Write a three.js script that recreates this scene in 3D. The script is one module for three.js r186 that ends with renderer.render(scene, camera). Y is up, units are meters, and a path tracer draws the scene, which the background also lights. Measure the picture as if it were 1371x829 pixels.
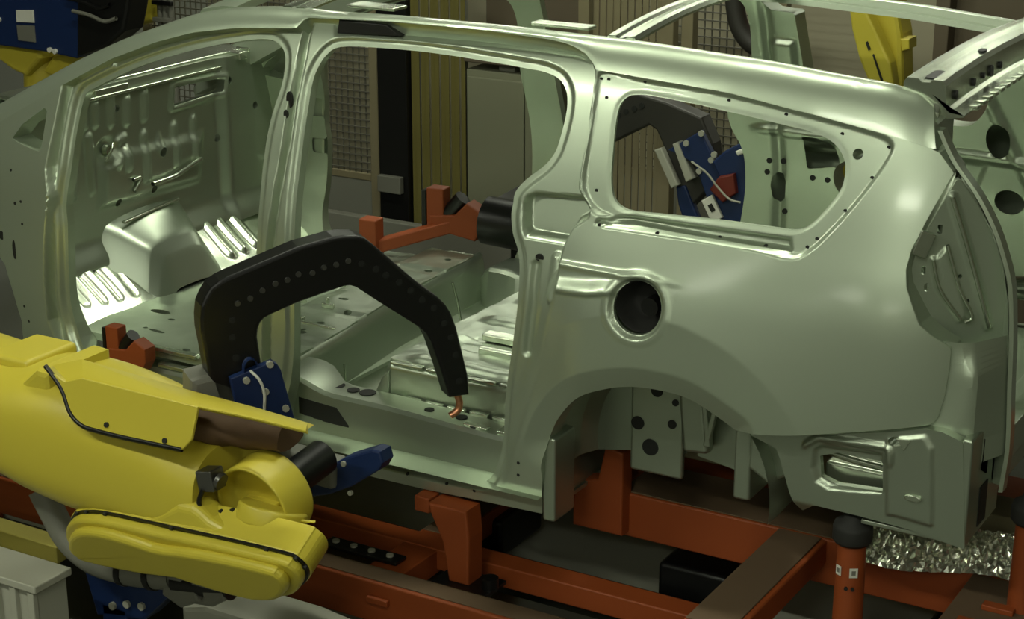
import * as THREE from 'three';
import { RoundedBoxGeometry } from 'three/addons/geometries/RoundedBoxGeometry.js';
import { mergeGeometries, mergeVertices, toCreasedNormals } from 'three/addons/utils/BufferGeometryUtils.js';
import { RectAreaLightUniformsLib } from 'three/addons/lights/RectAreaLightUniformsLib.js';
import { ImprovedNoise } from 'three/addons/math/ImprovedNoise.js';

// ---------------------------------------------------------------- camera, lamps, exposure
const scene = new THREE.Scene();
const camera = new THREE.PerspectiveCamera(19.3, 1371 / 829, 0.1, 60);
camera.position.set(2.383, 2.735, 4.887);
camera.lookAt(-0.510, 0.861, -0.024);
const renderer = new THREE.WebGLRenderer({ antialias: true });
renderer.toneMapping = THREE.LinearToneMapping;
renderer.toneMappingExposure = 0.94;
renderer.shadowMap.enabled = true;
scene.background = new THREE.Color(0x000000);
RectAreaLightUniformsLib.init();
const LAMP_COLOR = new THREE.Color().setRGB(0.96, 1.0, 0.80);
const FLOOR = -0.75, CEIL = 6.2;
// high-bay battens: [x, y, z, length, width, along x?, intensity]
const LAMPS = [
  [-0.45, 5.2, -0.85, 1.1, 0.30, true, 42, 'short batten lamp hanging above the rear roof of the car body'],
  [-2.7, 5.2, -0.85, 1.1, 0.30, true, 42, 'short batten lamp hanging above the front door opening'],
  [-4.0, 5.2, 4.8, 2.6, 0.30, true, 54, 'batten lamp over the robot aisle by the left wall'],
  [0.5, 5.2, 4.8, 2.2, 0.30, true, 30, 'batten lamp over the middle of the robot aisle'],
  [5.2, 5.2, 4.8, 2.2, 0.30, true, 24, 'batten lamp over the robot aisle by the right wall'],
  [-4.0, 5.2, 12.0, 2.2, 0.30, true, 30, 'batten lamp over the second aisle by the left wall'],
  [2.4, 5.2, 8.9, 1.5, 0.55, true, 34, 'wide batten lamp between the robot aisle and the second aisle'],
  [5.6, 5.2, 12.0, 2.2, 0.30, true, 30, 'batten lamp over the second aisle by the right wall'],
  [-0.3, 5.2, 19.1, 2.4, 0.45, true, 34, 'batten lamp over the middle of the third aisle'],
  [5.0, 5.2, 23.0, 2.4, 0.45, true, 34, 'batten lamp near the front wall of the hall'],
  [-2.2, 5.2, -5.3, 3.2, 0.40, true, 24, 'long batten lamp hanging just behind the wire fence'],
  [-8.0, 5.2, -13.0, 7.0, 0.40, true, 30, 'long batten lamp far behind the wire fence by the left wall'],
  [0.5, 5.2, -13.0, 7.0, 0.40, true, 30, 'long batten lamp far behind the wire fence by the right wall'],
];

// ---------------------------------------------------------------- helpers
const V = (x, y, z) => new THREE.Vector3(x, y, z);
const used = new Map();
const numbered = n => { const k = used.get(n) || 0; used.set(n, k + 1); return k ? `${n}_${String(k).padStart(3, '0')}` : n; };
function seeded(s) { let a = s >>> 0; return () => { a = (a + 0x6D2B79F5) >>> 0; let t = a; t = Math.imul(t ^ (t >>> 15), t | 1); t ^= t + Math.imul(t ^ (t >>> 7), t | 61); return ((t ^ (t >>> 14)) >>> 0) / 4294967296; }; }
const rnd = seeded(7);
const noise = new ImprovedNoise();
const clamp = (v, a = 0, b = 1) => Math.min(b, Math.max(a, v));
const sst = (a, b, v) => { const t = clamp((v - a) / (b - a)); return t * t * (3 - 2 * t); };
const lerp = (a, b, t) => a + (b - a) * t;

function bare(g) { for (const k of Object.keys(g.attributes)) if (k !== 'position' && k !== 'normal' && k !== 'uv') g.deleteAttribute(k); return g; }
function join(list) { // mixed indexed / not indexed geometries into one
  const L = list.map(g => { const h = g.index ? g.toNonIndexed() : g; if (!h.attributes.normal) h.computeVertexNormals(); h.deleteAttribute('uv'); return h; });
  return L.length === 1 ? L[0] : mergeGeometries(L);
}
function mesh(name, geo, mat, parent) {
  const m = new THREE.Mesh(Array.isArray(geo) ? join(geo) : geo, mat);
  m.name = parent ? name : numbered(name); m.castShadow = m.receiveShadow = true;
  (parent || scene).add(m); return m;
}
// every geometry of a list as a part of its own
const each = (name, list, mat, parent) => list.map(g => mesh(name, g, mat, parent));
function thing(name, label, category, group, pos) {
  const o = new THREE.Group(); o.name = numbered(name); scene.add(o);
  o.userData = { label, category }; if (group) o.userData.group = group;
  if (pos) o.position.set(...pos);
  return o;
}
function tag(o, label, category, group) { o.userData.label = label; o.userData.category = category; if (group) o.userData.group = group; return o; }
function struct(name, geo, mat) { const m = mesh(name, geo, mat); m.userData.kind = 'structure'; return m; }
const box = (x0, x1, y0, y1, z0, z1, r = 0.006) => {
  const w = Math.abs(x1 - x0), h = Math.abs(y1 - y0), d = Math.abs(z1 - z0);
  const g = r > 0 ? new RoundedBoxGeometry(w, h, d, 1, Math.min(r, w / 2.1, h / 2.1, d / 2.1)) : new THREE.BoxGeometry(w, h, d);
  return g.translate((x0 + x1) / 2, (y0 + y1) / 2, (z0 + z1) / 2);
};
// bar with rectangular section between two points
function bar(a, b, w, h, r = 0.006, up = V(0, 1, 0)) {
  const d = b.clone().sub(a), L = d.length(); d.normalize();
  const s = new THREE.Vector3().crossVectors(d, up).normalize(), u = new THREE.Vector3().crossVectors(s, d);
  const g = r > 0 ? new RoundedBoxGeometry(L, h, w, 1, Math.min(r, h / 2.1, w / 2.1)) : new THREE.BoxGeometry(L, h, w);
  const c = a.clone().add(b).multiplyScalar(0.5);
  return g.applyMatrix4(new THREE.Matrix4().makeBasis(d, u, s).setPosition(c));
}
function tube(pts, r, seg = 32, rad = 10, closed = false) { return new THREE.TubeGeometry(new THREE.CatmullRomCurve3(pts, closed), seg, r, rad, closed); }
function cyl(a, b, r0, r1 = r0, seg = 20) {
  const d = b.clone().sub(a), L = d.length();
  const g = new THREE.CylinderGeometry(r1, r0, L, seg);
  return g.applyMatrix4(new THREE.Matrix4().compose(a.clone().add(b).multiplyScalar(0.5), new THREE.Quaternion().setFromUnitVectors(V(0, 1, 0), d.normalize()), V(1, 1, 1)));
}
const frame = (o, ex, ey, ez) => new THREE.Matrix4().makeBasis(ex, ey, ez).setPosition(o);
// outline in a frame's xy plane, extruded along its z from z0 to z1 with a bevel
function slab(pts, z0, z1, bevel = 0.006, fr = null, holes = [], bs = 2) {
  const s = new THREE.Shape(pts.map(p => new THREE.Vector2(p[0], p[1])));
  for (const h of holes) s.holes.push(new THREE.Path(h.map(p => new THREE.Vector2(p[0], p[1]))));
  const g = new THREE.ExtrudeGeometry(s, { depth: Math.max(1e-4, z1 - z0 - 2 * bevel), bevelEnabled: bevel > 0, bevelSize: bevel, bevelThickness: bevel, bevelOffset: -bevel, bevelSegments: bs, curveSegments: 6 });
  g.translate(0, 0, z0 + bevel);
  if (fr) g.applyMatrix4(fr);
  return g;
}
const circle = (x, y, r, n = 18, ry = r, a0 = 0) => Array.from({ length: n }, (_, i) => [x + r * Math.cos(a0 + i / n * 2 * Math.PI), y + ry * Math.sin(a0 + i / n * 2 * Math.PI)]);
// rows of points to a skin
function loft(rows, closed = false, caps = false) {
  const n = rows[0].length, P = [], I = [];
  for (const r of rows) for (const p of r) P.push(p.x, p.y, p.z);
  const m = closed ? n : n - 1;
  for (let i = 0; i + 1 < rows.length; i++) for (let j = 0; j < m; j++) {
    const a = i * n + j, b = i * n + (j + 1) % n, c = a + n, d = b + n;
    I.push(a, c, b, b, c, d);
  }
  if (caps) for (const i of [0, rows.length - 1]) {
    const base = P.length / 3, c = rows[i].reduce((s, p) => s.add(p), V(0, 0, 0)).multiplyScalar(1 / n);
    P.push(c.x, c.y, c.z); for (const p of rows[i]) P.push(p.x, p.y, p.z);
    for (let j = 0; j < n; j++) { const a = base + 1 + j, b = base + 1 + (j + 1) % n; i ? I.push(base, b, a) : I.push(base, a, b); }
  }
  const g = new THREE.BufferGeometry();
  g.setAttribute('position', new THREE.Float32BufferAttribute(P, 3)); g.setIndex(I); g.computeVertexNormals();
  return g;
}
function sdPoly(P, x, y) { // signed distance, negative inside
  let d = 1e9, s = 1;
  for (let i = 0, j = P.length - 1; i < P.length; j = i++) {
    const ax = P[i][0], ay = P[i][1], ex = P[j][0] - ax, ey = P[j][1] - ay, wx = x - ax, wy = y - ay;
    const t = clamp((wx * ex + wy * ey) / (ex * ex + ey * ey)), bx = wx - ex * t, by = wy - ey * t;
    const q = bx * bx + by * by; if (q < d) d = q;
    const c1 = y >= ay, c2 = y < P[j][1], c3 = ex * wy > ey * wx;
    if ((c1 && c2 && c3) || (!c1 && !c2 && !c3)) s = -s;
  }
  return s * Math.sqrt(d);
}
function sdLine(P, x, y) {
  let d = 1e9;
  for (let i = 0; i + 1 < P.length; i++) {
    const ax = P[i][0], ay = P[i][1], ex = P[i + 1][0] - ax, ey = P[i + 1][1] - ay, wx = x - ax, wy = y - ay;
    const t = clamp((wx * ex + wy * ey) / (ex * ex + ey * ey)), bx = wx - ex * t, by = wy - ey * t;
    const q = bx * bx + by * by; if (q < d) d = q;
  }
  return Math.sqrt(d);
}
// pressed sheet: inside(x, y) > 0 is metal, cut edges come out clean; z(x, y) is the pressing. wall(x, y) closes the cut edges
function sheet({ x0, x1, y0, y1, step, inside, z, wall = null, flip = false, mirror = null }) {
  const nx = Math.round((x1 - x0) / step) + 1, ny = Math.round((y1 - y0) / step) + 1;
  const F = new Float32Array(nx * ny), X = i => x0 + i * step, Y = j => y0 + j * step;
  for (let j = 0; j < ny; j++) for (let i = 0; i < nx; i++) F[j * nx + i] = inside(X(i), Y(j)) || 1e-9;
  const P = [], I = [], node = new Int32Array(nx * ny).fill(-1), em = new Map(), E = [];
  const add = (x, y) => { P.push(x, y, z(x, y)); return P.length / 3 - 1; };
  const nd = (i, j) => { const k = j * nx + i; if (node[k] < 0) node[k] = add(X(i), Y(j)); return node[k]; };
  const cut = (i, j, k, l) => {
    const a = j * nx + i, b = l * nx + k, key = a < b ? a * 4 + (b - a === 1 ? 0 : 1) : b * 4 + (a - b === 1 ? 0 : 1);
    let v = em.get(key); if (v === undefined) { const t = clamp(F[a] / (F[a] - F[b]), 0.002, 0.998); v = add(lerp(X(i), X(k), t), lerp(Y(j), Y(l), t)); em.set(key, v); }
    return v;
  };
  for (let j = 0; j + 1 < ny; j++) for (let i = 0; i + 1 < nx; i++) {
    const c = [[i, j], [i + 1, j], [i + 1, j + 1], [i, j + 1]], s = c.map(([a, b]) => F[b * nx + a] > 0);
    if (!s[0] && !s[1] && !s[2] && !s[3]) continue;
    if (s[0] && s[1] && s[2] && s[3]) { const q = c.map(p => nd(...p)); I.push(q[0], q[1], q[2], q[0], q[2], q[3]); continue; }
    const poly = [], isCut = [];
    for (let k = 0; k < 4; k++) { const n = (k + 1) % 4; if (s[k]) { poly.push(nd(...c[k])); isCut.push(false); } if (s[k] !== s[n]) { poly.push(cut(...c[k], ...c[n])); isCut.push(true); } }
    for (let k = 1; k + 1 < poly.length; k++) I.push(poly[0], poly[k], poly[k + 1]);
    for (let k = 0; k < poly.length; k++) { const n = (k + 1) % poly.length; if (isCut[k] && isCut[n]) E.push(poly[k], poly[n]); }
  }
  const parts = [];
  const mk = (p, idx) => { const g = new THREE.BufferGeometry(); g.setAttribute('position', new THREE.Float32BufferAttribute(p, 3)); g.setIndex(idx); g.computeVertexNormals(); return g; };
  if (flip) for (let k = 0; k < I.length; k += 3) { const t = I[k + 1]; I[k + 1] = I[k + 2]; I[k + 2] = t; }
  parts.push(mk(P, I));
  if (wall) {
    const Q = [], J = [], vm = new Map();
    const w = v => { let k = vm.get(v); if (k === undefined) { k = Q.length / 3; vm.set(v, k); const x = P[v * 3], y = P[v * 3 + 1]; Q.push(x, y, P[v * 3 + 2], x, y, wall(x, y)); } return k; };
    for (let k = 0; k < E.length; k += 2) { const a = w(E[k]), b = w(E[k + 1]); J.push(a, a + 1, b, b, a + 1, b + 1); }
    parts.push(mk(Q, J));
  }
  return parts;
}
function hermite(T) { // same smooth curve through every pair [x, y]
  const n = T.length, m = T.map((_, i) => { const a = T[Math.max(0, i - 1)], b = T[Math.min(n - 1, i + 1)]; return (b[1] - a[1]) / (b[0] - a[0]); });
  return x => {
    if (x <= T[0][0]) return T[0][1] + m[0] * (x - T[0][0]);
    if (x >= T[n - 1][0]) return T[n - 1][1] + m[n - 1] * (x - T[n - 1][0]);
    let i = 0; while (x > T[i + 1][0]) i++;
    const h = T[i + 1][0] - T[i][0], t = (x - T[i][0]) / h, t2 = t * t, t3 = t2 * t;
    return (2 * t3 - 3 * t2 + 1) * T[i][1] + (t3 - 2 * t2 + t) * h * m[i] + (3 * t2 - 2 * t3) * T[i + 1][1] + (t3 - t2) * h * m[i + 1];
  };
}
const lin = T => x => { if (x <= T[0][0]) return T[0][1]; for (let i = 0; i + 1 < T.length; i++) if (x <= T[i + 1][0]) return lerp(T[i][1], T[i + 1][1], (x - T[i][0]) / (T[i + 1][0] - T[i][0])); return T[T.length - 1][1]; };
function mirrored(g, zc) { // copy of a geometry on the other side of the car's middle plane
  const h = g.clone(), p = h.attributes.position; for (let i = 0; i < p.count; i++) p.setZ(i, 2 * zc - p.getZ(i));
  const n = h.attributes.normal; for (let i = 0; i < n.count; i++) n.setZ(i, -n.getZ(i));
  if (h.index) { const a = h.index.array; for (let k = 0; k < a.length; k += 3) { const t = a[k + 1]; a[k + 1] = a[k + 2]; a[k + 2] = t; } }
  else for (const at of Object.values(h.attributes)) { const s = at.itemSize, a = at.array; for (let k = 0; k < at.count; k += 3) for (let c = 0; c < s; c++) { const u = (k + 1) * s + c, v = (k + 2) * s + c, t = a[u]; a[u] = a[v]; a[v] = t; } }
  return h;
}

// ---------------------------------------------------------------- materials
const lc = (r, g, b) => new THREE.Color().setRGB(r, g, b);
const std = (c, rough, metal = 0, extra = {}) => new THREE.MeshStandardMaterial({ color: lc(...c), roughness: rough, metalness: metal, side: THREE.DoubleSide, ...extra });
function noiseTex(size, fn, srgb = true) {
  const d = new Uint8Array(size * size * 4);
  for (let j = 0; j < size; j++) for (let i = 0; i < size; i++) { const c = fn(i / size, j / size); d.set([c[0] * 255, c[1] * 255, c[2] * 255, 255].map(v => clamp(v, 0, 255)), (j * size + i) * 4); }
  const t = new THREE.DataTexture(d, size, size); t.wrapS = t.wrapT = THREE.RepeatWrapping; t.magFilter = THREE.LinearFilter; t.minFilter = THREE.LinearMipmapLinearFilter; t.generateMipmaps = true; if (srgb) t.colorSpace = THREE.SRGBColorSpace; t.needsUpdate = true; return t;
}
const per = (u, v, f, s) => { // tiling noise
  const a = 2 * Math.PI * u, b = 2 * Math.PI * v; return noise.noise(Math.cos(a) * f + s, Math.sin(a) * f + Math.cos(b) * f, Math.sin(b) * f + s * 2);
};
const M = {
  steel: new THREE.MeshPhysicalMaterial({ color: lc(0.45, 0.52, 0.40), roughness: 0.36, metalness: 0.6, clearcoat: 0.6, clearcoatRoughness: 0.12, side: THREE.DoubleSide }),
  inner: std([0.45, 0.51, 0.41], 0.34, 0.85),
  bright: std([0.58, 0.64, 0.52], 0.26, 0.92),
  dark: std([0.012, 0.013, 0.012], 0.55),
  black: std([0.006, 0.006, 0.006], 0.36),
  rubber: std([0.02, 0.02, 0.018], 0.7),
  yellow: new THREE.MeshPhysicalMaterial({ color: lc(0.61, 0.51, 0.05), roughness: 0.42, clearcoat: 0.25, clearcoatRoughness: 0.3, side: THREE.DoubleSide }),
  orange: std([0.29, 0.058, 0.010], 0.6),
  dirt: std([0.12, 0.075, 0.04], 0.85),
  blue: std([0.006, 0.021, 0.088], 0.45),
  copper: std([0.80, 0.36, 0.20], 0.3, 0.9),
  grey: std([0.17, 0.17, 0.14], 0.6),
  lightgrey: std([0.40, 0.40, 0.33], 0.55),
  beige: std([0.22, 0.19, 0.11], 0.8),
  leather: std([0.13, 0.075, 0.04], 0.75),
  white: std([0.7, 0.7, 0.62], 0.6),
  red: std([0.16, 0.022, 0.012], 0.5),
  wire: std([0.11, 0.105, 0.08], 0.6),
  concrete: std([0.10, 0.105, 0.085], 0.75),
  wall: std([0.17, 0.155, 0.11], 0.9),
  foil: std([0.85, 0.87, 0.74], 0.2, 0.85, { flatShading: true }),
  strip: std([0.30, 0.26, 0.05], 0.6),
  gunbolt: std([0.12, 0.12, 0.11], 0.35, 0.7),
  farblack: std([0.03, 0.028, 0.024], 0.5),
  kick: std([0.20, 0.20, 0.165], 0.7),
  board: std([0.42, 0.39, 0.28], 0.85),
  curtain: std([0.15, 0.13, 0.03], 0.7),
  cabinet: std([0.22, 0.225, 0.15], 0.6),
  duct: std([0.13, 0.105, 0.07], 0.75),
};
// measured outlines of the place, in metres (car axes: x to the rear, y up, z to the near side)
const O = {
  railLow: [[-3.268,1.034,-.223],[-2.99,1.176,-.214],[-2.851,1.251,-.212],[-2.635,1.364,-.216],[-2.39,1.486,-.231],[-2.172,1.568,-.246],[-2.005,1.615,-.259],[-1.807,1.647,-.27],[-1.649,1.659,-.273],[-1.548,1.666,-.275],[-1.535,1.687,-.29],[-1.514,1.703,-.303],[-1.436,1.706,-.303],[-1.21,1.715,-.308],[-1.105,1.717,-.309],[-.781,1.719,-.309],[-.532,1.712,-.301],[-.465,1.706,-.296],[-.421,1.696,-.287],[-.382,1.682,-.276],[-.353,1.663,-.262],[-.325,1.639,-.247],[-.16,1.632,-.244],[.139,1.615,-.238],[.411,1.579,-.234],[.616,1.546,-.241],[.704,1.53,-.249],[.783,1.51,-.26]],
  railSm: [[-3.268,1.034,-.223],[-2.99,1.176,-.214],[-2.635,1.364,-.216],[-2.39,1.486,-.231],[-2.172,1.568,-.246],[-2.005,1.615,-.259],[-1.806,1.646,-.269],[-1.551,1.666,-.275],[-1.081,1.671,-.271],[-.755,1.665,-.265],[-.506,1.65,-.254],[-.317,1.639,-.247],[.139,1.615,-.238],[.411,1.579,-.234],[.616,1.546,-.241],[.783,1.51,-.26]],
  railTop: [[-3.378,1.087,-.333],[-3.1,1.219,-.328],[-2.849,1.342,-.325],[-2.615,1.456,-.327],[-2.386,1.555,-.341],[-2.154,1.637,-.357],[-2.088,1.662,-.363],[-1.928,1.696,-.373],[-1.729,1.718,-.381],[-1.574,1.724,-.384],[-1.459,1.72,-.384],[-1.153,1.729,-.382],[-.72,1.732,-.373],[-.52,1.73,-.365],[-.303,1.728,-.357],[-.199,1.726,-.355],[.251,1.705,-.346],[.526,1.681,-.348],[.637,1.673,-.353],[.736,1.65,-.365]],
  outer: [[-3.268,1.034],[-2.99,1.176],[-2.851,1.251],[-2.635,1.364],[-2.39,1.486],[-2.172,1.568],[-2.005,1.615],[-1.807,1.647],[-1.649,1.659],[-1.548,1.666],[-1.535,1.687],[-1.514,1.703],[-1.436,1.706],[-1.21,1.715],[-1.105,1.717],[-.781,1.719],[-.532,1.712],[-.465,1.706],[-.421,1.696],[-.382,1.682],[-.353,1.663],[-.325,1.639],[-.16,1.632],[.139,1.615],[.411,1.579],[.616,1.546],[.704,1.53],[.783,1.51],[.783,1.51],[.81,1.499],[.858,1.445],[.839,1.395],[.805,1.303],[.779,1.223],[.773,1.167],[.782,1.116],[.811,1.054],[.832,1.012],[.867,.983],[.923,.947],[.926,.934],[.926,.872],[.921,.796],[.91,.734],[.899,.715],[.878,.704],[.782,.684],[.466,.624],[.301,.601],[.243,.633],[.146,.676],[.056,.687],[-.054,.681],[-.151,.655],[-.253,.604],[-.335,.511],[-.368,.449],[-.388,.395],[-.404,.319],[-.403,.274],[-.431,.116],[-.732,.105],[-.923,.095],[-1.38,.09],[-2.05,.09],[-2.93,.1],[-2.937,.209],[-2.897,.381],[-2.923,.507],[-2.949,.611],[-3.045,.703],[-3.272,.756]],
  arch: [[.301,.601],[.243,.633],[.146,.676],[.056,.687],[-.054,.681],[-.151,.655],[-.253,.604],[-.335,.511],[-.368,.449],[-.388,.395],[-.404,.319],[-.403,.274]],
  tail: [[.783,1.51,-.26],[.81,1.499,-.264],[.858,1.445,-.26],[.839,1.395,-.235],[.805,1.303,-.192],[.779,1.223,-.159],[.773,1.167,-.139],[.782,1.116,-.126],[.811,1.054,-.118],[.832,1.012,-.115],[.867,.983,-.123],[.923,.947,-.142],[.926,.934,-.142],[.926,.872,-.135],[.921,.796,-.127],[.91,.734,-.12],[.899,.715,-.114],[.878,.704,-.105],[.782,.684,-.072],[.466,.624,-.023]],
  A1: [[-1.433,1.571],[-1.398,1.604],[-1.349,1.615],[-1.304,1.619],[-1.042,1.626],[-.737,1.616],[-.591,1.608],[-.539,1.604],[-.478,1.586],[-.445,1.551],[-.432,1.498],[-.437,1.412],[-.447,1.365],[-.475,1.322],[-.54,1.266],[-.572,1.222],[-.573,1.183],[-.574,1.158],[-.557,1.093],[-.529,1.042],[-.513,.975],[-.51,.865],[-.511,.843],[-.526,.719],[-.558,.523],[-.576,.367],[-.591,.291],[-.626,.213],[-.665,.187],[-.81,.176],[-1.063,.176],[-1.427,.189],[-1.501,.204],[-1.525,.245],[-1.509,.328],[-1.457,.549],[-1.443,.731],[-1.443,.914],[-1.452,1.095],[-1.458,1.284],[-1.46,1.389],[-1.459,1.507]],
  A2: [[-2.561,1.315],[-2.545,1.339],[-2.5,1.363],[-2.3,1.454],[-2.064,1.535],[-1.834,1.59],[-1.699,1.61],[-1.651,1.601],[-1.614,1.576],[-1.598,1.539],[-1.595,1.463],[-1.614,1.368],[-1.623,1.244],[-1.614,1.047],[-1.615,.866],[-1.635,.632],[-1.677,.416],[-1.737,.294],[-1.832,.24],[-2.177,.244],[-2.447,.248],[-2.527,.273],[-2.557,.313],[-2.6,.381],[-2.621,.485],[-2.607,.617],[-2.593,.824],[-2.6,.904],[-2.58,1.05],[-2.576,1.184]],
  A3: [[-2.894,1.132],[-2.844,1.19],[-2.723,1.269],[-2.705,1.261],[-2.704,1.217],[-2.707,1.13],[-2.718,1.106],[-2.758,1.107],[-2.862,1.122]],
  S: [[-2.636,1.367],[-2.391,1.488],[-2.173,1.571],[-2.006,1.618],[-1.807,1.649],[-1.651,1.662],[-1.553,1.668],[-1.536,1.689],[-1.515,1.705],[-1.438,1.708],[-1.106,1.719],[-.782,1.721],[-.534,1.714],[-.466,1.708],[-.423,1.698],[-.383,1.684],[-.354,1.665],[-.328,1.63],[-.317,1.55],[-.312,1.444],[-.313,1.32],[-.308,1.275],[-.288,1.254],[-.258,1.221],[-.258,1.193],[-.308,1.155],[-.331,1.098],[-.339,1.045],[-.336,.979],[-.338,.905],[-.355,.823],[-.383,.684],[-.427,.55],[-.467,.425],[-.513,.287],[-.563,.198],[-.635,.162],[-.818,.144],[-1.074,.142],[-1.441,.154],[-1.563,.158],[-1.817,.175],[-2.407,.188],[-2.606,.243],[-2.679,.318],[-2.714,.423],[-2.702,.576],[-2.665,.813],[-2.645,.94],[-2.669,1.051],[-2.657,1.151],[-2.645,1.274]],
  T: [[-1.429,1.704],[-1.104,1.715],[-.78,1.717],[-.531,1.71],[-.467,1.704],[-.425,1.692],[-.382,1.674],[-.364,1.649],[-.44,1.66],[-.548,1.664],[-.819,1.664],[-1.1,1.657],[-1.401,1.649]],
  Q1: [[-.321,1.635],[-.158,1.627],[.141,1.611],[.412,1.575],[.616,1.542],[.661,1.527],[.679,1.505],[.672,1.469],[.607,1.346],[.526,1.23],[.487,1.187],[.439,1.16],[.314,1.17],[.039,1.182],[-.195,1.199],[-.252,1.217],[-.292,1.26],[-.306,1.309],[-.312,1.444],[-.317,1.55]],
  Q2: [[-.194,1.573],[-.034,1.573],[.164,1.555],[.34,1.535],[.432,1.522],[.497,1.498],[.535,1.458],[.545,1.426],[.543,1.376],[.513,1.32],[.48,1.275],[.453,1.251],[.42,1.24],[.325,1.24],[.162,1.24],[-.031,1.233],[-.137,1.232],[-.183,1.253],[-.206,1.303],[-.218,1.39],[-.228,1.505],[-.222,1.546]],
  belt: [[-.227,1.202],[-.111,1.219],[.415,1.216],[.432,1.172],[.04,1.175],[-.249,1.172]],
  P: [[-.531,1.2],[-.523,1.222],[-.492,1.236],[-.311,1.247],[-.285,1.22],[-.258,1.195],[-.315,1.161],[-.338,1.09],[-.5,1.091],[-.518,1.115]],
  Bgr: [[-1.525,1.659],[-1.52,1.531],[-1.523,1.413],[-1.521,1.277],[-1.531,1.059],[-1.539,.953],[-1.552,.732],[-1.589,.434]],
  Cgr: [[-.448,1.01],[-.446,.888],[-.46,.717]],
  Cgr2: [[-.372,1.045],[-.372,.924]],
  ridge: [[-.316,1.041],[-.093,1.043],[.101,1.041]],
  ridge2: [[-.32,.962],[-.218,.97],[-.134,.988]],
  fuel: [-.042,.948],
  dots: [[-.153,1.619,-.236],[.141,1.589,-.226],[.333,1.566,-.223],[.516,1.527,-.221],[.66,1.501,-.229],[.628,1.412,-.191],[.566,1.312,-.148],[.495,1.223,-.113],[.47,1.196,-.102],[-.309,1.611,-.232],[-.282,1.612,-.232],[-.276,1.558,-.207],[-.254,1.277,-.104],[-.217,1.178,-.074],[-.015,1.179,-.075],[.182,1.185,-.081],[.336,1.18,-.087],[-.567,1.678,-.274],[-.509,1.681,-.275],[-.792,1.684,-.279],[-2.881,1.01,-.148],[-2.812,.898,-.118],[-2.806,.809,-.11],[-2.857,.453,-.132],[-2.844,.39,-.137],[-.983,.145,-.088],[-.815,.145,-.087],[-.7,.145,-.086],[-.492,.313,-.036],[-.499,.263,-.047]],
  hole148: [.574,1.475],
  E: [[.782,1.58,-.29],[.809,1.527,-.29],[.847,1.464,-.29],[.917,1.382,-.29],[.978,1.283,-.29],[1.018,1.186,-.29],[1.039,1.113,-.29],[1.056,.952,-.29],[1.064,.799,-.29],[1.074,.607,-.29],[1.066,.482,-.29]],
  bump: [[.312,.571],[.44,.588],[.776,.669],[.885,.701],[.935,.702],[1,.682],[1.032,.342],[.946,.353],[.851,.366],[.695,.374],[.548,.376],[.5,.334],[.467,.398],[.438,.481],[.415,.539]],
  bumpR: [[.533,.564],[.561,.585],[.762,.598],[.771,.462],[.594,.437],[.549,.455],[.531,.501]],
  bumpH: [[.554,.539],[.611,.561],[.76,.563],[.766,.466],[.613,.456],[.563,.47]],
  bumpL: [[.763,.65],[.886,.687],[.917,.645],[.936,.388],[.814,.397],[.78,.394]],
  bumpSlot: [[.797,.644,-.09],[.867,.478,-.09]],
  dashwin: [[-1.143,1.087],[-1.16,1.169],[-1.472,1.155],[-1.467,1.098]],
  beads: [[[-.593,1.161],[-.591,1.098]],[[-.661,1.18],[-.657,1.098]],[[-.758,1.201],[-.751,1.084]],[[-.856,1.167],[-.847,1.069]],[[-.966,1.174],[-.956,1.071]],[[-.822,1.009],[-.779,.998],[-.766,.909]],[[-.826,.956],[-.824,.884]],[[-.944,.998],[-.931,.808]],[[-1.14,1],[-1.13,.834]],[[-1.272,1.003],[-1.258,.835]],[[-.608,1.054],[-.611,.823]],[[-.519,1.049],[-.5,.825]]],
  rod: [[-.832,.823],[-.88,.823],[-.934,.785],[-1.002,.786],[-1.092,.791],[-1.189,.814],[-1.262,.83]],
  dashholes: [[-.789,1.141],[-1.502,1.143],[-1.682,.997],[-1.429,.887],[-.974,.749],[-.754,.738],[-.449,.878],[-.482,.867]],
  keyhole: [[-1.04,.933]],
  grommet: [[-.712,.963]],
  floorholes: [[-2.532,-.573],[-2.562,-.212],[-2.373,-.366],[-2.421,-.514],[-2.437,-.372],[-2.127,-.259]],
  floorholes2: [[-1.568,-.199],[-1.769,-.542],[-2.015,-.983],[-1.856,-.937],[-1.752,-.819],[-1.837,-.565],[-1.753,-.635],[-1.75,-.411],[-1.752,-.511],[-2.145,-1.616],[-2.003,-1.659],[-1.792,-1.482],[-1.904,-1.785],[-1.796,-1.647]],
  brk: [[-1.99,-1.093],[-1.864,-1.107],[-1.999,-.83],[-1.854,-.825],[-1.863,-.634]],
  farsq: [[-2.644,.985,-1.8],[-2.635,.798,-1.8],[-2.663,1.127,-1.8],[-2.686,.706,-1.8],[-3.135,.584,-1.8],[-2.53,1.188,-1.8]],
  gT: [-.833,.376,-.16],
  gun: [[.046,.087],[.041,.163],[.001,.34],[-.018,.394],[-.037,.427],[-.066,.459],[-.129,.511],[-.3,.678],[-.324,.698],[-.349,.708],[-.393,.713],[-.43,.712],[-.551,.692],[-.791,.617],[-.816,.607],[-.847,.588],[-.866,.56],[-.882,.529],[-.889,.483],[-.889,.44],[-.884,.403],[-.87,.291],[-.839,.157],[-.661,.131],[-.692,.309],[-.701,.399],[-.697,.428],[-.688,.447],[-.675,.461],[-.657,.469],[-.558,.501],[-.396,.538],[-.375,.537],[-.355,.529],[-.275,.466],[-.132,.357],[-.107,.329],[-.091,.297],[-.06,.198],[-.027,.086]],
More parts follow.
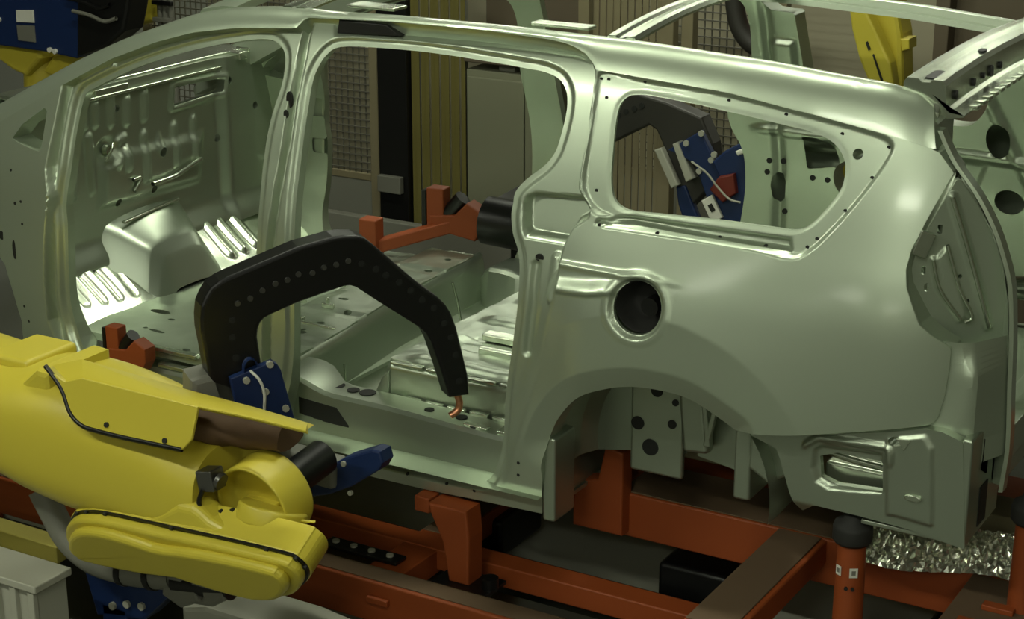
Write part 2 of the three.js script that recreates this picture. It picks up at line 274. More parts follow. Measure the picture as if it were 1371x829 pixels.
  gbolt: [[-.763,.525],[-.72,.537],[-.678,.559],[-.634,.577],[-.593,.585],[-.555,.6],[-.507,.599],[-.467,.613],[-.425,.618],[-.383,.626],[-.336,.611],[-.287,.587],[-.253,.562],[-.206,.53],[-.166,.496],[-.125,.458],[-.083,.424],[-.047,.365],[-.022,.31],[-.006,.244],[.007,.145],[-.784,.47],[-.786,.411],[-.777,.339]],
  gtip: [[.012,.106],[.02,.071],[.026,.042],[.02,.017],[-.009,-.001]],
  gblue: [[-.808,.282],[-.663,.323],[-.648,.311],[-.636,.288],[-.59,.079],[-.773,.053]],
  gblueb: [[-.755,.27],[-.674,.314],[-.627,.152],[-.693,.221]],
  bb: [[-1.12,.267],[-1.024,.316],[-.967,.355],[-.853,.409],[-.82,.408],[-.81,.371],[-.828,.339],[-.943,.254],[-1.041,.202],[-1.108,.181]],
  fork: [[-1.419,.226],[-1.221,.351],[-1.159,.354],[-1.129,.343],[-1.091,.32],[-.988,.293],[-.856,.286],[-.784,.277],[-.759,.248],[-.761,.211],[-.812,.175],[-1.266,.15],[-1.424,.157]],
  hood: [[-.25,.18],[-.171,.157],[-.104,.181],[.379,.177],[.372,.072],[.341,.034],[.012,.028],[-.076,.033],[-.129,.06],[-.179,.129]],
  hoodF: [[-1.75,.689,.846],[-1.671,.67,.852],[-1.604,.693,.845],[-1.121,.688,.846],[-.909,.693,.845],[-.712,.692,.845]],
  hoodB: [[-1.852,.655,.73],[-1.817,.666,.73],[-1.714,.701,.73],[-1.218,.678,.73],[-1,.673,.73],[-.793,.662,.73]],
  gask: [[-1.766,.703,.841],[-1.736,.684,.847],[-1.679,.642,.861],[-1.629,.578,.882],[-1.576,.551,.89],[-1.488,.546,.892],[-1.16,.553,.889]],
  hoodS: [[.029,.053],[.271,.049]],
  plP: [-1.6,.182,.81],
  race: [[-.177,-.071],[-.142,-.021],[-.089,.026],[-.026,.056],[.087,.083],[.418,.116],[.814,.144],[.879,.13],[.895,.086],[.876,.032],[.818,-.038],[.748,-.082],[.647,-.11],[.289,-.15],[-.126,-.188],[-.188,-.163],[-.201,-.126]],
  hose: [[-2.07,.112,.62],[-2.024,.036,.62],[-1.962,-.051,.62],[-1.862,-.108,.62],[-1.723,-.117,.62],[-1.585,-.102,.62],[-1.467,-.078,.62]],
  tpP: [.752,1.15,-.173],
  tpN: [.522,0,.853],
  tpOut: [[.139,.281],[.116,.236],[.07,.138],[.039,.056],[.027,-.005],[.033,-.058],[.062,-.117],[.082,-.153],[.116,-.184],[.169,-.222],[.226,-.254],[.276,-.254],[.316,-.218],[.316,-.088],[.291,.024],[.251,.128],[.189,.231],[.153,.281]],
  tpR1: [[.128,.231],[.203,.029],[.271,-.175]],
  tpR2: [[.126,.083],[.172,-.052],[.217,-.147],[.196,-.158]],
  tpR3: [[.087,.037],[.113,-.052],[.184,-.151]],
  tpTri: [[.091,.041],[.127,.087],[.218,-.163],[.181,-.146],[.115,-.052]],
  tpH: [[.102,.129],[.062,.002],[.075,-.052],[.173,-.017],[.202,-.095]],
  inHoles: [[[-.245,1.116],[-.175,1.118],[-.11,1.086],[-.094,1.027],[-.105,.998],[-.237,.969]],[[-.391,.918],[-.372,.936],[-.346,.933],[-.331,.904],[-.334,.831],[-.359,.806],[-.387,.824],[-.399,.879]]],
  inDots: [[-.401,.986],[-.339,.991],[-.332,.775],[-.412,.935],[-.213,.935],[-.149,.934]],
  bsq: [[-1.541,1.421,-.194],[-1.546,1.37,-.176],[-2.95,.736,-.164],[-2.871,.692,-.149],[-2.849,.885,-.153],[-.438,1.036,-.062]],
  ZY: [[.1,-.1],[.15,-.085],[.22,-.06],[.35,-.03],[.5,-.012],[.6,-.004],[.7,-.001],[.8,-.003],[.9,-.011],[1,-.026],[1.1,-.051],[1.2,-.082],[1.35,-.13],[1.5,-.185],[1.6,-.228],[1.66,-.262],[1.72,-.31],[1.8,-.4]],
  PX: [[-3.1,-.16],[-2.7,-.09],[-2.2,-.035],[-1.5,-.008],[-.8,0],[0,0],[.35,-.012],[.6,-.035],[.75,-.062],[.88,-.105],[.98,-.16],[1.06,-.23]],
  farArm: [[-1.517,.828],[-1.481,1.009],[-1.366,1.108],[-1.101,1.066],[-.933,1.016],[-.874,.903],[-.849,.735],[-.992,.576],[-1.072,.741],[-1.121,.874],[-1.153,.933],[-1.191,.953],[-1.4,.835]],
  farArmB: [[-1.379,.96],[-1.345,.981],[-1.307,1.003],[-1.265,1.021],[-1.228,1.039]],
  farBlue: [[-1.068,.863],[-.913,.967],[-.874,.903],[-.777,.744],[-.81,.664],[-.872,.669],[-.933,.81],[-.989,.838]],
  farBlueB: [[-.977,.905],[-.905,.958],[-.84,.87],[-.91,.786],[-.853,.844]],
  farBlue2: [[-.842,.839],[-.783,.897],[-.678,.96],[-.65,.896],[-.634,.556],[-.859,.524],[-.846,.648],[-.775,.71]],
  farGrey1: [[-1.143,.851],[-1.106,.866],[-1.018,.703],[-1.052,.684]],
  farGrey2: [[-1.043,.894],[-1.018,.907],[-.938,.748],[-.971,.726]],
  farBlue3: [[-1.044,.685],[-.996,.698],[-.915,.53],[-.989,.506],[-1.03,.606]],
  farRed: [[-.796,.783],[-.725,.805],[-.71,.718],[-.773,.668],[-.838,.719]],
  farCable: [[-.919,.843],[-.841,.798],[-.787,.742],[-.727,.695],[-.677,.688]],
  farPlate: [[-.879,.661],[-.829,.696],[-.774,.599],[-.824,.564]],
  farPlateP: [[-.846,.645],[-.828,.658],[-.808,.629],[-.826,.616]],
  farWhite: [[-.712,.912],[-.659,.938],[-.651,.919],[-.7,.893]],
  yArm: [[-.317,1.676],[-.289,1.585],[-.265,1.462],[-.224,1.339],[-.175,1.242],[-.12,1.158],[-.049,1.166],[-.086,1.336],[-.16,1.471],[-.24,1.604],[-.262,1.68]],
  yArm2: [[-.245,1.681],[-.13,1.659],[-.074,1.447],[-.051,1.197],[-.099,1.192],[-.236,1.527]],
  ySlot: [[-.199,1.414],[-.19,1.421],[-.174,1.388],[-.184,1.381]],
  ySlot2: [[-.166,1.366],[-.16,1.37],[-.11,1.258],[-.12,1.254]],
  yLug: [[-.079,1.428],[-.038,1.431],[-.035,1.388],[-.069,1.375]],
  loop: [[-1.014,1.672,-2.9],[-1.014,1.502,-2.9],[-1.003,1.417,-2.9],[-.974,1.333,-2.9],[-.911,1.269,-2.9],[-.81,1.243,-2.9],[-.7,1.246,-2.9]],
  redC: [-.888,1.436,-2.95],
  tlBlue: [[-6.108,.884],[-5.863,.823],[-5.436,.816],[-5.2,.798],[-5.127,.827],[-5.146,1.226],[-6.072,1.159]],
  tlBlack: [[-5.188,.808],[-4.96,.886],[-4.808,.994],[-4.77,1.104],[-4.729,1.256],[-5.146,1.226]],
  tlIns: [[-5.646,1.048],[-5.506,1.059],[-5.508,.984],[-5.648,.977]],
  tlIns2: [[-5.65,.959],[-5.51,.966],[-5.509,.868],[-5.648,.869]],
  tlB: [[-5.398,.833],[-5.357,.828],[-5.795,.978]],
  tlCable: [[-5.16,1.086],[-5.029,1.071],[-4.916,1.045],[-4.829,1.07]],
  tlY1: [[-5.863,.823],[-5.557,.814],[-5.564,.751],[-5.7,.633],[-5.808,.659],[-5.997,.756]],
  tlY2: [[-5.426,.799],[-5.201,.793],[-5.298,.709],[-5.518,.62],[-5.636,.653],[-5.552,.752]],
  tlY3: [[-5.093,1.098],[-4.874,1.159],[-4.905,.989],[-5.126,.926],[-5.18,.98]],
  pipes: [-4.842,-4.802,-4.756],
};
// ---------------------------------------------------------------- the hall
struct('floor', box(-16, 8, FLOOR - 0.2, FLOOR, -18, 24, 0), M.concrete);
struct('ceiling', box(-16, 8, CEIL, CEIL + 0.2, -18, 24, 0), M.wall);
struct('wall_back', box(-16, 8, FLOOR, CEIL, -18.2, -18, 0), M.wall);
struct('wall_front', box(-16, 8, FLOOR, CEIL, 24, 24.2, 0), M.wall);
struct('wall_left', box(-16.2, -16, FLOOR, CEIL, -18, 24, 0), M.wall);
struct('wall_right', box(8, 8.2, FLOOR, CEIL, -18, 24, 0), M.wall);
LAMPS.forEach(([x, y, z, L, w, along, I, label]) => {
  const t = thing('ceiling_lamp', label, 'lamp', 'hall batten lamps');
  const hx = (along ? L : w) / 2, hz = (along ? w : L) / 2;
  mesh('housing', box(x - hx - 0.03, x + hx + 0.03, y + 0.01, y + 0.09, z - hz - 0.03, z + hz + 0.03, 0.01), M.lightgrey, t);
  const em = new THREE.MeshStandardMaterial({ color: 0x111111, emissive: LAMP_COLOR, emissiveIntensity: I * 0.5 });
  mesh('diffuser', box(x - hx, x + hx, y, y + 0.012, z - hz, z + hz, 0), em, t);
  for (const s of [-0.7, 0.7]) mesh('hanger_rod', cyl(V(x + (along ? s * hx : 0), y + 0.09, z + (along ? 0 : s * hz)), V(x + (along ? s * hx : 0), CEIL, z + (along ? 0 : s * hz)), 0.008, 0.008, 6), M.grey, t);
  const l = new THREE.RectAreaLight(LAMP_COLOR, I, 2 * hx, 2 * hz);
  l.position.set(x, y - 0.012, z); l.rotation.x = -Math.PI / 2; t.add(l); l.name = 'lamp_light';
});

// ---------------------------------------------------------------- the car body
const car = thing('car_body', 'bare grey-green steel minivan body shell without doors on the line', 'car body');
const ZC = -1.02;                                  // middle plane of the car
// round the measured corners of the openings
const rounded = (P, k, closed = true) => { const n = P.length * k, c = new THREE.CatmullRomCurve3(P.map(p => V(p[0], p[1], 0)), closed, 'centripetal'); return Array.from({ length: closed ? n : n + 1 }, (_, i) => { const q = c.getPoint(i / n); return [q.x, q.y]; }); };
for (const k of ['A1', 'A2', 'Q2', 'Q1']) O[k] = rounded(O[k], 3);
O.arch = rounded(O.arch, 4, false); O.outer = O.outer.slice(0, 48).concat(O.arch, O.outer.slice(60));
const zY = hermite(O.ZY), pX = hermite(O.PX);
const skin = (x, y) => zY(y) + pX(x);              // outer skin of the near side
const dFuel = (x, y) => Math.hypot(x - O.fuel[0], y - O.fuel[1]) - 0.083;
const raised = P => P.map(([x, y]) => [x, y + 0.10 * sst(1.30, 1.50, y)]); // the far openings reach higher
const setBack = P => P.map(([x, y]) => [x + 0.09 * (1 - sst(0.16, 0.36, Math.abs(x + 1.52))), y]); // and its centre pillar stands further back
const A1F = setBack(raised(O.A1)), A2F = setBack(O.A2), Q2F = raised(O.Q2);
const inSide = (x, y, far = false) => {
  let f = -sdPoly(O.outer, x, y); if (f < -0.03) return f;
  f = Math.min(f, sdPoly(far ? A1F : O.A1, x, y), sdPoly(far ? A2F : O.A2, x, y), sdPoly(O.A3, x, y), sdPoly(far ? Q2F : O.Q2, x, y), dFuel(x, y), Math.hypot(x - O.hole148[0], y - O.hole148[1]) - 0.016);
  return f;
};
const ridgeY = lin(O.ridge2);
const zSide = (x, y) => {
  let z = skin(x, y);
  // wheel arch bulge, crease and lip
  const r = Math.hypot(x, y - 0.33);
  if (r < 0.95) { const t = clamp((r - 0.60) / 0.33); z += 0.026 * (1 - t) * (1 - t) * sst(-0.42, -0.22, x); }
  const da = sdLine(O.arch, x, y);
  if (da < 0.09) z -= 0.034 * (1 - clamp(da / 0.075)) * sst(0.30, 0.42, y);
  // door openings
  const dS = sdPoly(O.S, x, y), dA1 = sdPoly(O.A1, x, y), dA2 = sdPoly(O.A2, x, y);
  if (dS < 0) {
    const soft = sst(1.06, 0.88, y) * sst(-0.75, -0.6, x);
    const sill = sst(0.42, 0.25, y) * (1 - sst(-0.62, -0.55, x));
    const w = lerp(0.014, 0.085, soft);
    z -= lerp(0.048, 0.040, soft) * sst(0, w, -dS) * (1 - 0.75 * sill);
    const dA = Math.min(dA1, dA2);
    z -= 0.014 * (1 - sst(0.020, 0.032, dA));
    if (x < -1.35 && x > -1.75) z -= 0.032 * (1 - sst(0.011, 0.018, sdLine(O.Bgr, x, y)));
    z -= 0.042 * sst(0, 0.016, -sdPoly(O.T, x, y));
    z -= 0.040 * sst(0, 0.016, -sdPoly(O.P, x, y));
    z -= 0.014 * (1 - sst(0.006, 0.020, sdLine(O.Cgr, x, y)));
    z += 0.012 * (1 - sst(0.006, 0.022, sdLine(O.Cgr2, x, y)));
    // front hinge pillar ribs
    if (x < -2.4) z += 0.012 * (1 - sst(0.004, 0.018, Math.abs(dA2 - 0.045)));
  }
  // rear quarter window flange and belt channel
  const d1 = sdPoly(O.Q1, x, y);
  if (d1 < 0.02) {
    z -= 0.017 * sst(0.0, 0.011, -d1);
    z -= 0.002 * (1 - sst(0.004, 0.012, sdPoly(O.Q2, x, y)));
    z -= 0.022 * sst(0, 0.014, -sdPoly(O.belt, x, y));
  }
  // shoulder lines and filler rim
  if (x > -0.34 && x < 0.5) {
    const fr = 1 - sst(-0.15, 0.14, x), fr2 = 1 - sst(-0.2, -0.04, x), t2 = y - ridgeY(x);
    z += 0.008 * (1 - sst(0.0, 0.016, Math.abs(y - 1.043))) * fr;
    z += 0.015 * fr2 * (t2 < 0 ? 1 - sst(0, 0.016, -t2) : 1 - sst(0, 0.05, t2));
    const df = dFuel(x, y); z -= 0.012 * (1 - sst(0.004, 0.014, df)); z += 0.004 * (1 - sst(0.0, 0.02, Math.abs(df - 0.024)));
  }
  return z;
};
const innerHoles = [ // in the closing panels, seen on the far side
  ...O.farsq.slice(0, 2).map((p, i) => [[p[0] - 0.04, p[1] - 0.045 + i * 0.01], [p[0] + 0.045, p[1] - 0.045 + i * 0.01], [p[0] + 0.045, p[1] + 0.045 - i * 0.01], [p[0] - 0.04, p[1] + 0.045 - i * 0.01]]),
];
innerHoles.push(...O.inHoles);
const zIn = (x, y) => skin(x, y) - lerp(0.10, 0.125, sst(0.6, 0.3, y)) - 0.02 * sst(0.9, 1.2, y) * sst(-0.5, -0.2, x);
const inInner = (x, y, far = false) => {
  let f = inSide(x, y, far); if (f < -0.03) return f;
  for (const h of innerHoles) f = Math.min(f, sdPoly(h, x, y));
  for (const [hx, hy, rx, ry] of [[0.02, 0.97, 0.05, 0.09], [0.24, 1.02, 0.06, 0.04], [0.56, 1.2, 0.05, 0.07], [0.6, 0.95, 0.06, 0.05], [-0.42, 1.3, 0.02, 0.05]])
    f = Math.min(f, (Math.hypot((x - hx) / rx, (y - hy) / ry) - 1) * Math.min(rx, ry));
  return f;
};
const sideParts = sheet({ x0: -3.3, x1: 0.96, y0: 0.04, y1: 1.76, step: 0.006, inside: (x, y) => inSide(x, y), z: zSide, wall: (x, y) => Math.abs(sdPoly(O.Q2, x, y)) < 0.02 || Math.abs(dFuel(x, y)) < 0.02 ? zSide(x, y) - 0.012 : zIn(x, y) });
const innerPress = (x, y) => zIn(x, y) + 0.018 * sst(0, 0.02, -sdPoly([[0.12, 0.85], [0.42, 0.85], [0.52, 1.1], [0.12, 1.12]], x, y)) + 0.016 * (1 - sst(0.01, 0.03, Math.abs(x + 0.36))) * sst(0.5, 0.6, y) - 0.02 * sst(0, 0.015, -sdPoly([[-0.36, 1.3], [-0.24, 1.3], [-0.24, 1.52], [-0.36, 1.52]], x, y)) - 0.016 * (1 - sst(0.008, 0.022, Math.abs(y - 1.12))) * sst(-0.5, -0.4, x) - 0.018 * (1 - sst(0.01, 0.03, Math.abs(x - 0.6 + (y - 1.2) * 0.5))) * sst(0.7, 0.8, y);
const innerParts = sheet({ x0: -3.3, x1: 0.96, y0: 0.04, y1: 1.76, step: 0.014, inside: (x, y) => Math.min(inInner(x, y), sdPoly(O.Q2, x, y) - 0.06), z: innerPress, flip: true });
mesh('body_side', sideParts, M.steel, car).userData.label = 'near body side with door openings and rear quarter window';
mesh('inner_side_panel', innerParts, M.inner, car);
const farSide = sheet({ x0: -3.3, x1: 0.96, y0: 0.04, y1: 1.76, step: 0.012, inside: (x, y) => inSide(x, y, true), z: zSide, wall: zIn });
const farInner = sheet({ x0: -3.3, x1: 0.96, y0: 0.04, y1: 1.76, step: 0.012, inside: (x, y) => inInner(x, y, true), z: innerPress, flip: true });
mesh('body_side', farSide.map(g => mirrored(g, ZC)), M.steel, car).userData.label = 'far body side';
mesh('inner_side_panel', farInner.map(g => mirrored(g, ZC)), M.inner, car);
// small fastener holes: dark sunk discs along the flanges
{
  const L = O.dots.map(([x, y]) => { const z = zSide(x, y); return cyl(V(x, y, z - 0.006), V(x, y, z + 0.0012), 0.006, 0.006, 10); });
  O.inDots.forEach(([x, y]) => { const z = zIn(x, y); L.push(mirrored(cyl(V(x, y, z - 0.004), V(x, y, z + 0.002), 0.012, 0.012, 10), ZC)); });
  mesh('fastener_holes', L, M.dark, car).userData.kind = 'stuff';
}
each('pillar_slot', O.bsq.map(([x, y], i) => { const z = zSide(x, y), [w, h] = [[0.012, 0.03], [0.008, 0.018], [0.016, 0.018], [0.010, 0.04], [0.007, 0.007], [0.016, 0.013]][i]; return slab(circle(x, y, w, 14, h), z - 0.01, z + 0.0015, 0); }), M.dark, car);
// roof rail
{
  const low = hermite2(O.railLow), sm = hermite2(O.railSm), top = hermite2(O.railTop);
  function hermite2(T) { const y = lin(T.map(p => [p[0], p[1]])), z = lin(T.map(p => [p[0], p[2]])); return x => [y(x), z(x)]; }
  const X0 = -3.2, X1 = 0.80, N = 220;
  const build = far => { const rows = [];
  for (let i = 0; i <= N; i++) {
    const x = lerp(X0, X1, i / N), [y0, z0] = low(x), xs = Math.min(x, 0.735);
    const [ys, zs] = sm(x); let y1 = 0, zt = 0, k = 0; let ya = y0, za = z0, yb = ys;
    for (const o of [-0.06, -0.03, 0, 0.03, 0.06]) { const q = top(Math.min(xs + o, 0.736)); y1 += q[0]; zt += q[1]; k++; } y1 /= k; zt /= k;
    if (x > 0.735) { const d = (x - 0.735) / 0.065; y1 -= 0.02 * d * d + 0.012 * d; }
    if (far && x > -1.5) { const w = sst(-1.5, -1.35, x) * sst(0.72, 0.6, x); ya = lerp(y0, Math.max(y0, y1 - 0.03), w); za = z0 - 0.42 * (ya - y0); yb = lerp(ys, Math.max(ys, y1), w); }
    const r = [], slope = -0.42, N2 = 12, cz = za + slope * (y1 - ya);
    for (let j = 0; j <= N2; j++) { const t = j / N2, u = 1 - t; r.push(V(x, u * u * ya + 2 * u * t * y1 + t * t * y1, u * u * za + 2 * u * t * cz + t * t * zt)); }
    if (x > 0.6) r.forEach((p, j) => { p.x -= 0.05 * sst(0.6, 0.8, x) * (j / N2) ** 0.8; });
    r.push(V(x - 0.05 * sst(0.6, 0.8, x), y1 - 0.004, zt - 0.012), V(x, y1 - 0.028, zt - 0.018), V(x, y1 - 0.03, zt - 0.05), V(x, yb - 0.05, zt - 0.055), V(x, yb - 0.06, zs - 0.10), V(x, ya - 0.004, za - 0.02));
    rows.push(r);
  }
  return toCreasedNormals(loft(rows, true, true), 0.7); };
  mesh('roof_rail', build(false), M.steel, car); mesh('roof_rail', mirrored(build(true), ZC), M.steel, car);
  // separate dark plate for the black area above the sliding door opening
  const f = slab([[-1.40, 1.655], [-1.17, 1.665], [-1.13, 1.668], [-1.19, 1.703], [-1.39, 1.703]], -0.35, -0.318, 0.004);
  mesh('dark_jamb_plate', f, M.dark, car).userData.label = 'dark plate above the sliding door opening';
}
// rear corner: tail lamp pocket and lower pillar
{
  const T = O.tail.slice(1, 17).sort((a, b) => b[1] - a[1]), tz = lin(T.map(p => [p[1], p[2]]).reverse()), tx = lin(T.map(p => [p[1], p[0]]).reverse());
  const E = O.E.slice().reverse(), ex = hermite(E.map(p => [p[1], p[0]]));
  const TN = V(...O.tpN), TS = V(TN.z, 0, -TN.x), TFr = frame(V(...O.tpP), TS, V(0, 1, 0), TN);
  const press = (s, t) => 0.014 * (1 - sst(0.005, 0.016, sdLine(O.tpR1, s, t))) + 0.010 * sst(0, 0.012, -sdPoly(O.tpTri, s, t)) + 0.010 * (1 - sst(0.004, 0.012, sdLine(O.tpR3, s, t))) + 0.06 * (t + 0.1) * (t + 0.1);
  const tp = sheet({ x0: -0.06, x1: 0.36, y0: -0.26, y1: 0.36, step: 0.006, inside: (s, t) => { let f = -sdPoly(O.tpOut, s, t); O.tpH.forEach(([p, q], i) => { f = Math.min(f, i < 3 ? Math.max(Math.abs(s - p) - 0.007, Math.abs(t - q) - 0.014) : Math.hypot(s - p, t - q) - 0.007); }); return f; }, z: press, wall: () => -0.02 }).map(q => q.applyMatrix4(TFr));
  mesh('tail_lamp_panel', tp, M.steel, car); mesh('tail_lamp_panel', tp.map(q => mirrored(q, ZC)), M.steel, car);
  // wall between the skin edge and the pocket floor
  const sk = O.tail.slice(2, 12), wallRows = sk.map((p, i) => { const a = V(p[0], p[1], zSide(p[0], p[1])), q = O.tpOut[i], b = V(q[0], q[1], 0).applyMatrix4(TFr); return [a, a.clone().add(V(0.004, 0, -0.006)), a.clone().lerp(b, 0.85).add(V(-0.004, 0, -0.006)), b]; });
  const wg = loft(wallRows); mesh('lamp_pocket_wall', wg, M.steel, car); mesh('lamp_pocket_wall', mirrored(wg, ZC), M.steel, car);
  const rim = []; O.tpOut.slice(9).forEach(q => { const b = V(q[0], q[1], 0).applyMatrix4(TFr), y = Math.min(b.y, 1.5); rim.push([b, b.clone().add(V(0.006, 0, 0.012)), V(ex(y) - 0.002, y, -0.288)]); });
  const rg = loft(rim); mesh('lamp_pocket_rim', rg, M.steel, car); mesh('lamp_pocket_rim', mirrored(rg, ZC), M.steel, car);
  // lower rear pillar
  const rows = [];
  for (let i = 0; i <= 24; i++) {
    const y = lerp(0.965, 0.585, i / 24), x = tx(Math.max(y, 0.70)), a = V(x, y, zSide(Math.min(x, 0.93), y) - 0.006), b = V(ex(y), y, -0.30), mid = V(lerp(0.985, 1.008, sst(0.96, 0.85, y)), y, lerp(-0.17, -0.14, sst(0.96, 0.85, y)));
    rows.push([a.clone().add(V(-0.03, 0, -0.005)), a, a.clone().lerp(mid, 0.5).add(V(0.004, 0, 0.006)), mid.clone().add(V(-0.008, 0, 0.002)), mid.clone().add(V(0.004, 0, -0.008)), b]);
  }
  const lg = toCreasedNormals(loft(rows), 0.5); mesh('lower_rear_pillar', lg, M.steel, car); mesh('lower_rear_pillar', mirrored(lg, ZC), M.steel, car);
  // return flange of the tailgate opening and the inner rear pillar
  const fl = []; for (let i = 0; i <= 40; i++) { const y = lerp(1.56, 0.46, i / 40), x = ex(y); fl.push([V(x, y, -0.285), V(x + 0.012, y, -0.29), V(x + 0.012, y, -0.335), V(x - 0.03, y, -0.345), V(x - 0.11, y, -0.345), V(x - 0.16, y, -0.26)]); }
  const g2 = toCreasedNormals(loft(fl), 0.6);
  mesh('tailgate_flange', g2, M.steel, car); mesh('tailgate_flange', mirrored(g2, ZC), M.steel, car);
  each('rib', [O.tpR1, O.tpR3, O.tpR2].map((L, i) => tube(L.map(([s, t]) => V(s, t, 0.010 + 0.06 * (t + 0.1) ** 2).applyMatrix4(TFr)), i ? 0.006 : 0.008, 24, 8)), M.bright, car);  // tubes in brighter metal draw the lit lines along the pressed ribs
  each('lamp_bracket', [box(-0.02, 0.03, -0.03, 0.05, -0.005, 0.018, 0.006).rotateZ(-0.35).translate(0.045, 0.08, 0.006).applyMatrix4(TFr)], M.bright, car);
}
// lower rear corner behind the bumper
{
  const zb = -0.085, ins = (x, y) => Math.min(-sdPoly(O.bump, x, y), sdPoly(O.bumpH, x, y), (Math.hypot((x - O.bumpSlot[0][0]) / 0.022, (y - O.bumpSlot[0][1]) / 0.014) - 1) * 0.014);
  const zz = (x, y) => zb - 0.10 * sst(0.96, 1.06, x) * 0 - 0.016 * sst(0, 0.015, -sdPoly(O.bumpR, x, y)) + 0.010 * sst(0, 0.012, -sdPoly(O.bumpL, x, y))
    + 0.012 * (1 - sst(0.004, 0.014, Math.abs(sdPoly(O.bumpR, x, y) - 0.022))) * sst(0.55, 0.58, y) - 0.03 * sst(0.38, 0.33, y) * (1 - sst(0.55, 0.6, x));
  const P = sheet({ x0: 0.28, x1: 1.06, y0: 0.30, y1: 0.73, step: 0.007, inside: ins, z: zz, wall: () => zb - 0.04 });
  const rear = [box(0.995, 1.03, 0.345, 0.69, -0.42, zb - 0.002, 0.008), box(0.70, 1.02, 0.345, 0.36, -0.42, zb - 0.01, 0.004)];
  mesh('rear_corner_panel', P.concat(rear), M.inner, car); mesh('rear_corner_panel', P.concat(rear).map(g => mirrored(g, ZC)), M.inner, car);
  each('corner_bracket', [slab(circle(O.bumpSlot[1][0], O.bumpSlot[1][1], 0.028, 12, 0.012), zb + 0.008, zb + 0.02, 0.004), slab([[O.bumpSlot[0][0] + 0.005, O.bumpSlot[0][1] + 0.014], [O.bumpSlot[0][0] + 0.05, O.bumpSlot[0][1] + 0.018], [O.bumpSlot[0][0] + 0.03, O.bumpSlot[0][1] - 0.022]], zb + 0.009, zb + 0.014, 0.002)], M.bright, car);
  mesh('crash_box', join([box(0.55, 0.99, 0.43, 0.50, -0.30, -0.16, 0.012), tube([V(0.52, 0.55, -0.15), V(0.62, 0.53, -0.15), V(0.8, 0.52, -0.15)], 0.012, 12, 6)]), M.bright, car);
  each('corner_opening', [slab([[-0.26, 0.60], [-0.20, 0.66], [-0.195, 0.56], [-0.25, 0.53]], 1.031, 1.034, 0, frame(V(0, 0, 0), V(0, 0, 1), V(0, 1, 0), V(1, 0, 0))), box(1.028, 1.033, 0.37, 0.50, -0.28, -0.20, 0)], M.dark, car);
  // lower tailgate crossmember
  mesh('rear_crossmember', join([box(0.93, 1.03, 0.46, 0.60, -1.73, -0.31, 0.015), box(0.99, 1.05, 0.60, 0.615, -1.70, -0.34, 0.004), box(0.96, 1.0, 0.36, 0.46, -1.63, -0.41, 0.01)]), M.inner, car);
}
// fuel filler cup and wheel house
{
  const [fx, fy] = O.fuel, z = skin(fx, fy);
  const g = new THREE.LatheGeometry([[0.001, -0.10], [0.045, -0.10], [0.066, -0.085], [0.076, -0.04], [0.083, -0.012], [0.086, -0.008]].map(p => new THREE.Vector2(p[0], p[1])), 32).rotateX(Math.PI / 2).translate(fx, fy, z + 0.0);
  const c = mesh('filler_cup', g, M.rubber, car); mesh('filler_pipe', cyl(V(fx + 0.015, fy - 0.01, z - 0.1), V(fx + 0.015, fy - 0.01, z - 0.045), 0.03, 0.03, 20), M.black, c);
  // inner wheel arch: half barrel closed towards the cabin
  const rows = []; for (let i = 0; i <= 28; i++) { const a = lerp(-0.15, Math.PI + 0.15, i / 28), R = 0.40; rows.push([[-0.09, 1.0], [-0.2, 1.0], [-0.30, 0.99], [-0.36, 0.9], [-0.37, 0.6], [-0.37, 0.05]].map(([zz, k]) => V(R * k * Math.cos(a), 0.33 + R * k * Math.sin(a), zz))); }
  const w = toCreasedNormals(loft(rows), 0.5);
  mesh('wheel_house', w, M.inner, car); mesh('wheel_house', mirrored(w, ZC), M.inner, car);
  const wp = (x, y) => V(x, y, -0.365);
  mesh('strut_tower', join([bar(V(0.0, 0.74, -0.33), V(0.04, 0.36, -0.33), 0.06, 0.10, 0.02), box(-0.22, -0.02, 0.24, 0.62, -0.36, -0.33, 0.012), bar(V(0.05, 0.70, -0.30), V(0.09, 0.4, -0.30), 0.02, 0.02, 0.006), bar(V(0.14, 0.68, -0.30), V(0.08, 0.4, -0.30), 0.02, 0.02, 0.006)]), M.inner, car);
  each('wheel_house_hole', [[-0.12, 0.55, 0.022], [-0.19, 0.42, 0.024], [-0.14, 0.34, 0.03], [-0.06, 0.44, 0.016], [-0.05, 0.52, 0.012]].map(([x, y, r]) => cyl(V(x, y, -0.335), V(x, y, -0.326), r, r, 16)), M.dark, car);
  mesh('sill_end_plate', box(-0.41, -0.36, 0.11, 0.42, -0.20, -0.055, 0.012), M.inner, car);
  mesh('tow_bracket', join([slab([[0.30, 0.60], [0.42, 0.58], [0.43, 0.42], [0.36, 0.38], [0.29, 0.42]], -0.24, -0.16, 0.01), box(0.24, 0.30, 0.30, 0.58, -0.33, -0.16, 0.012)]), M.inner, car);
}
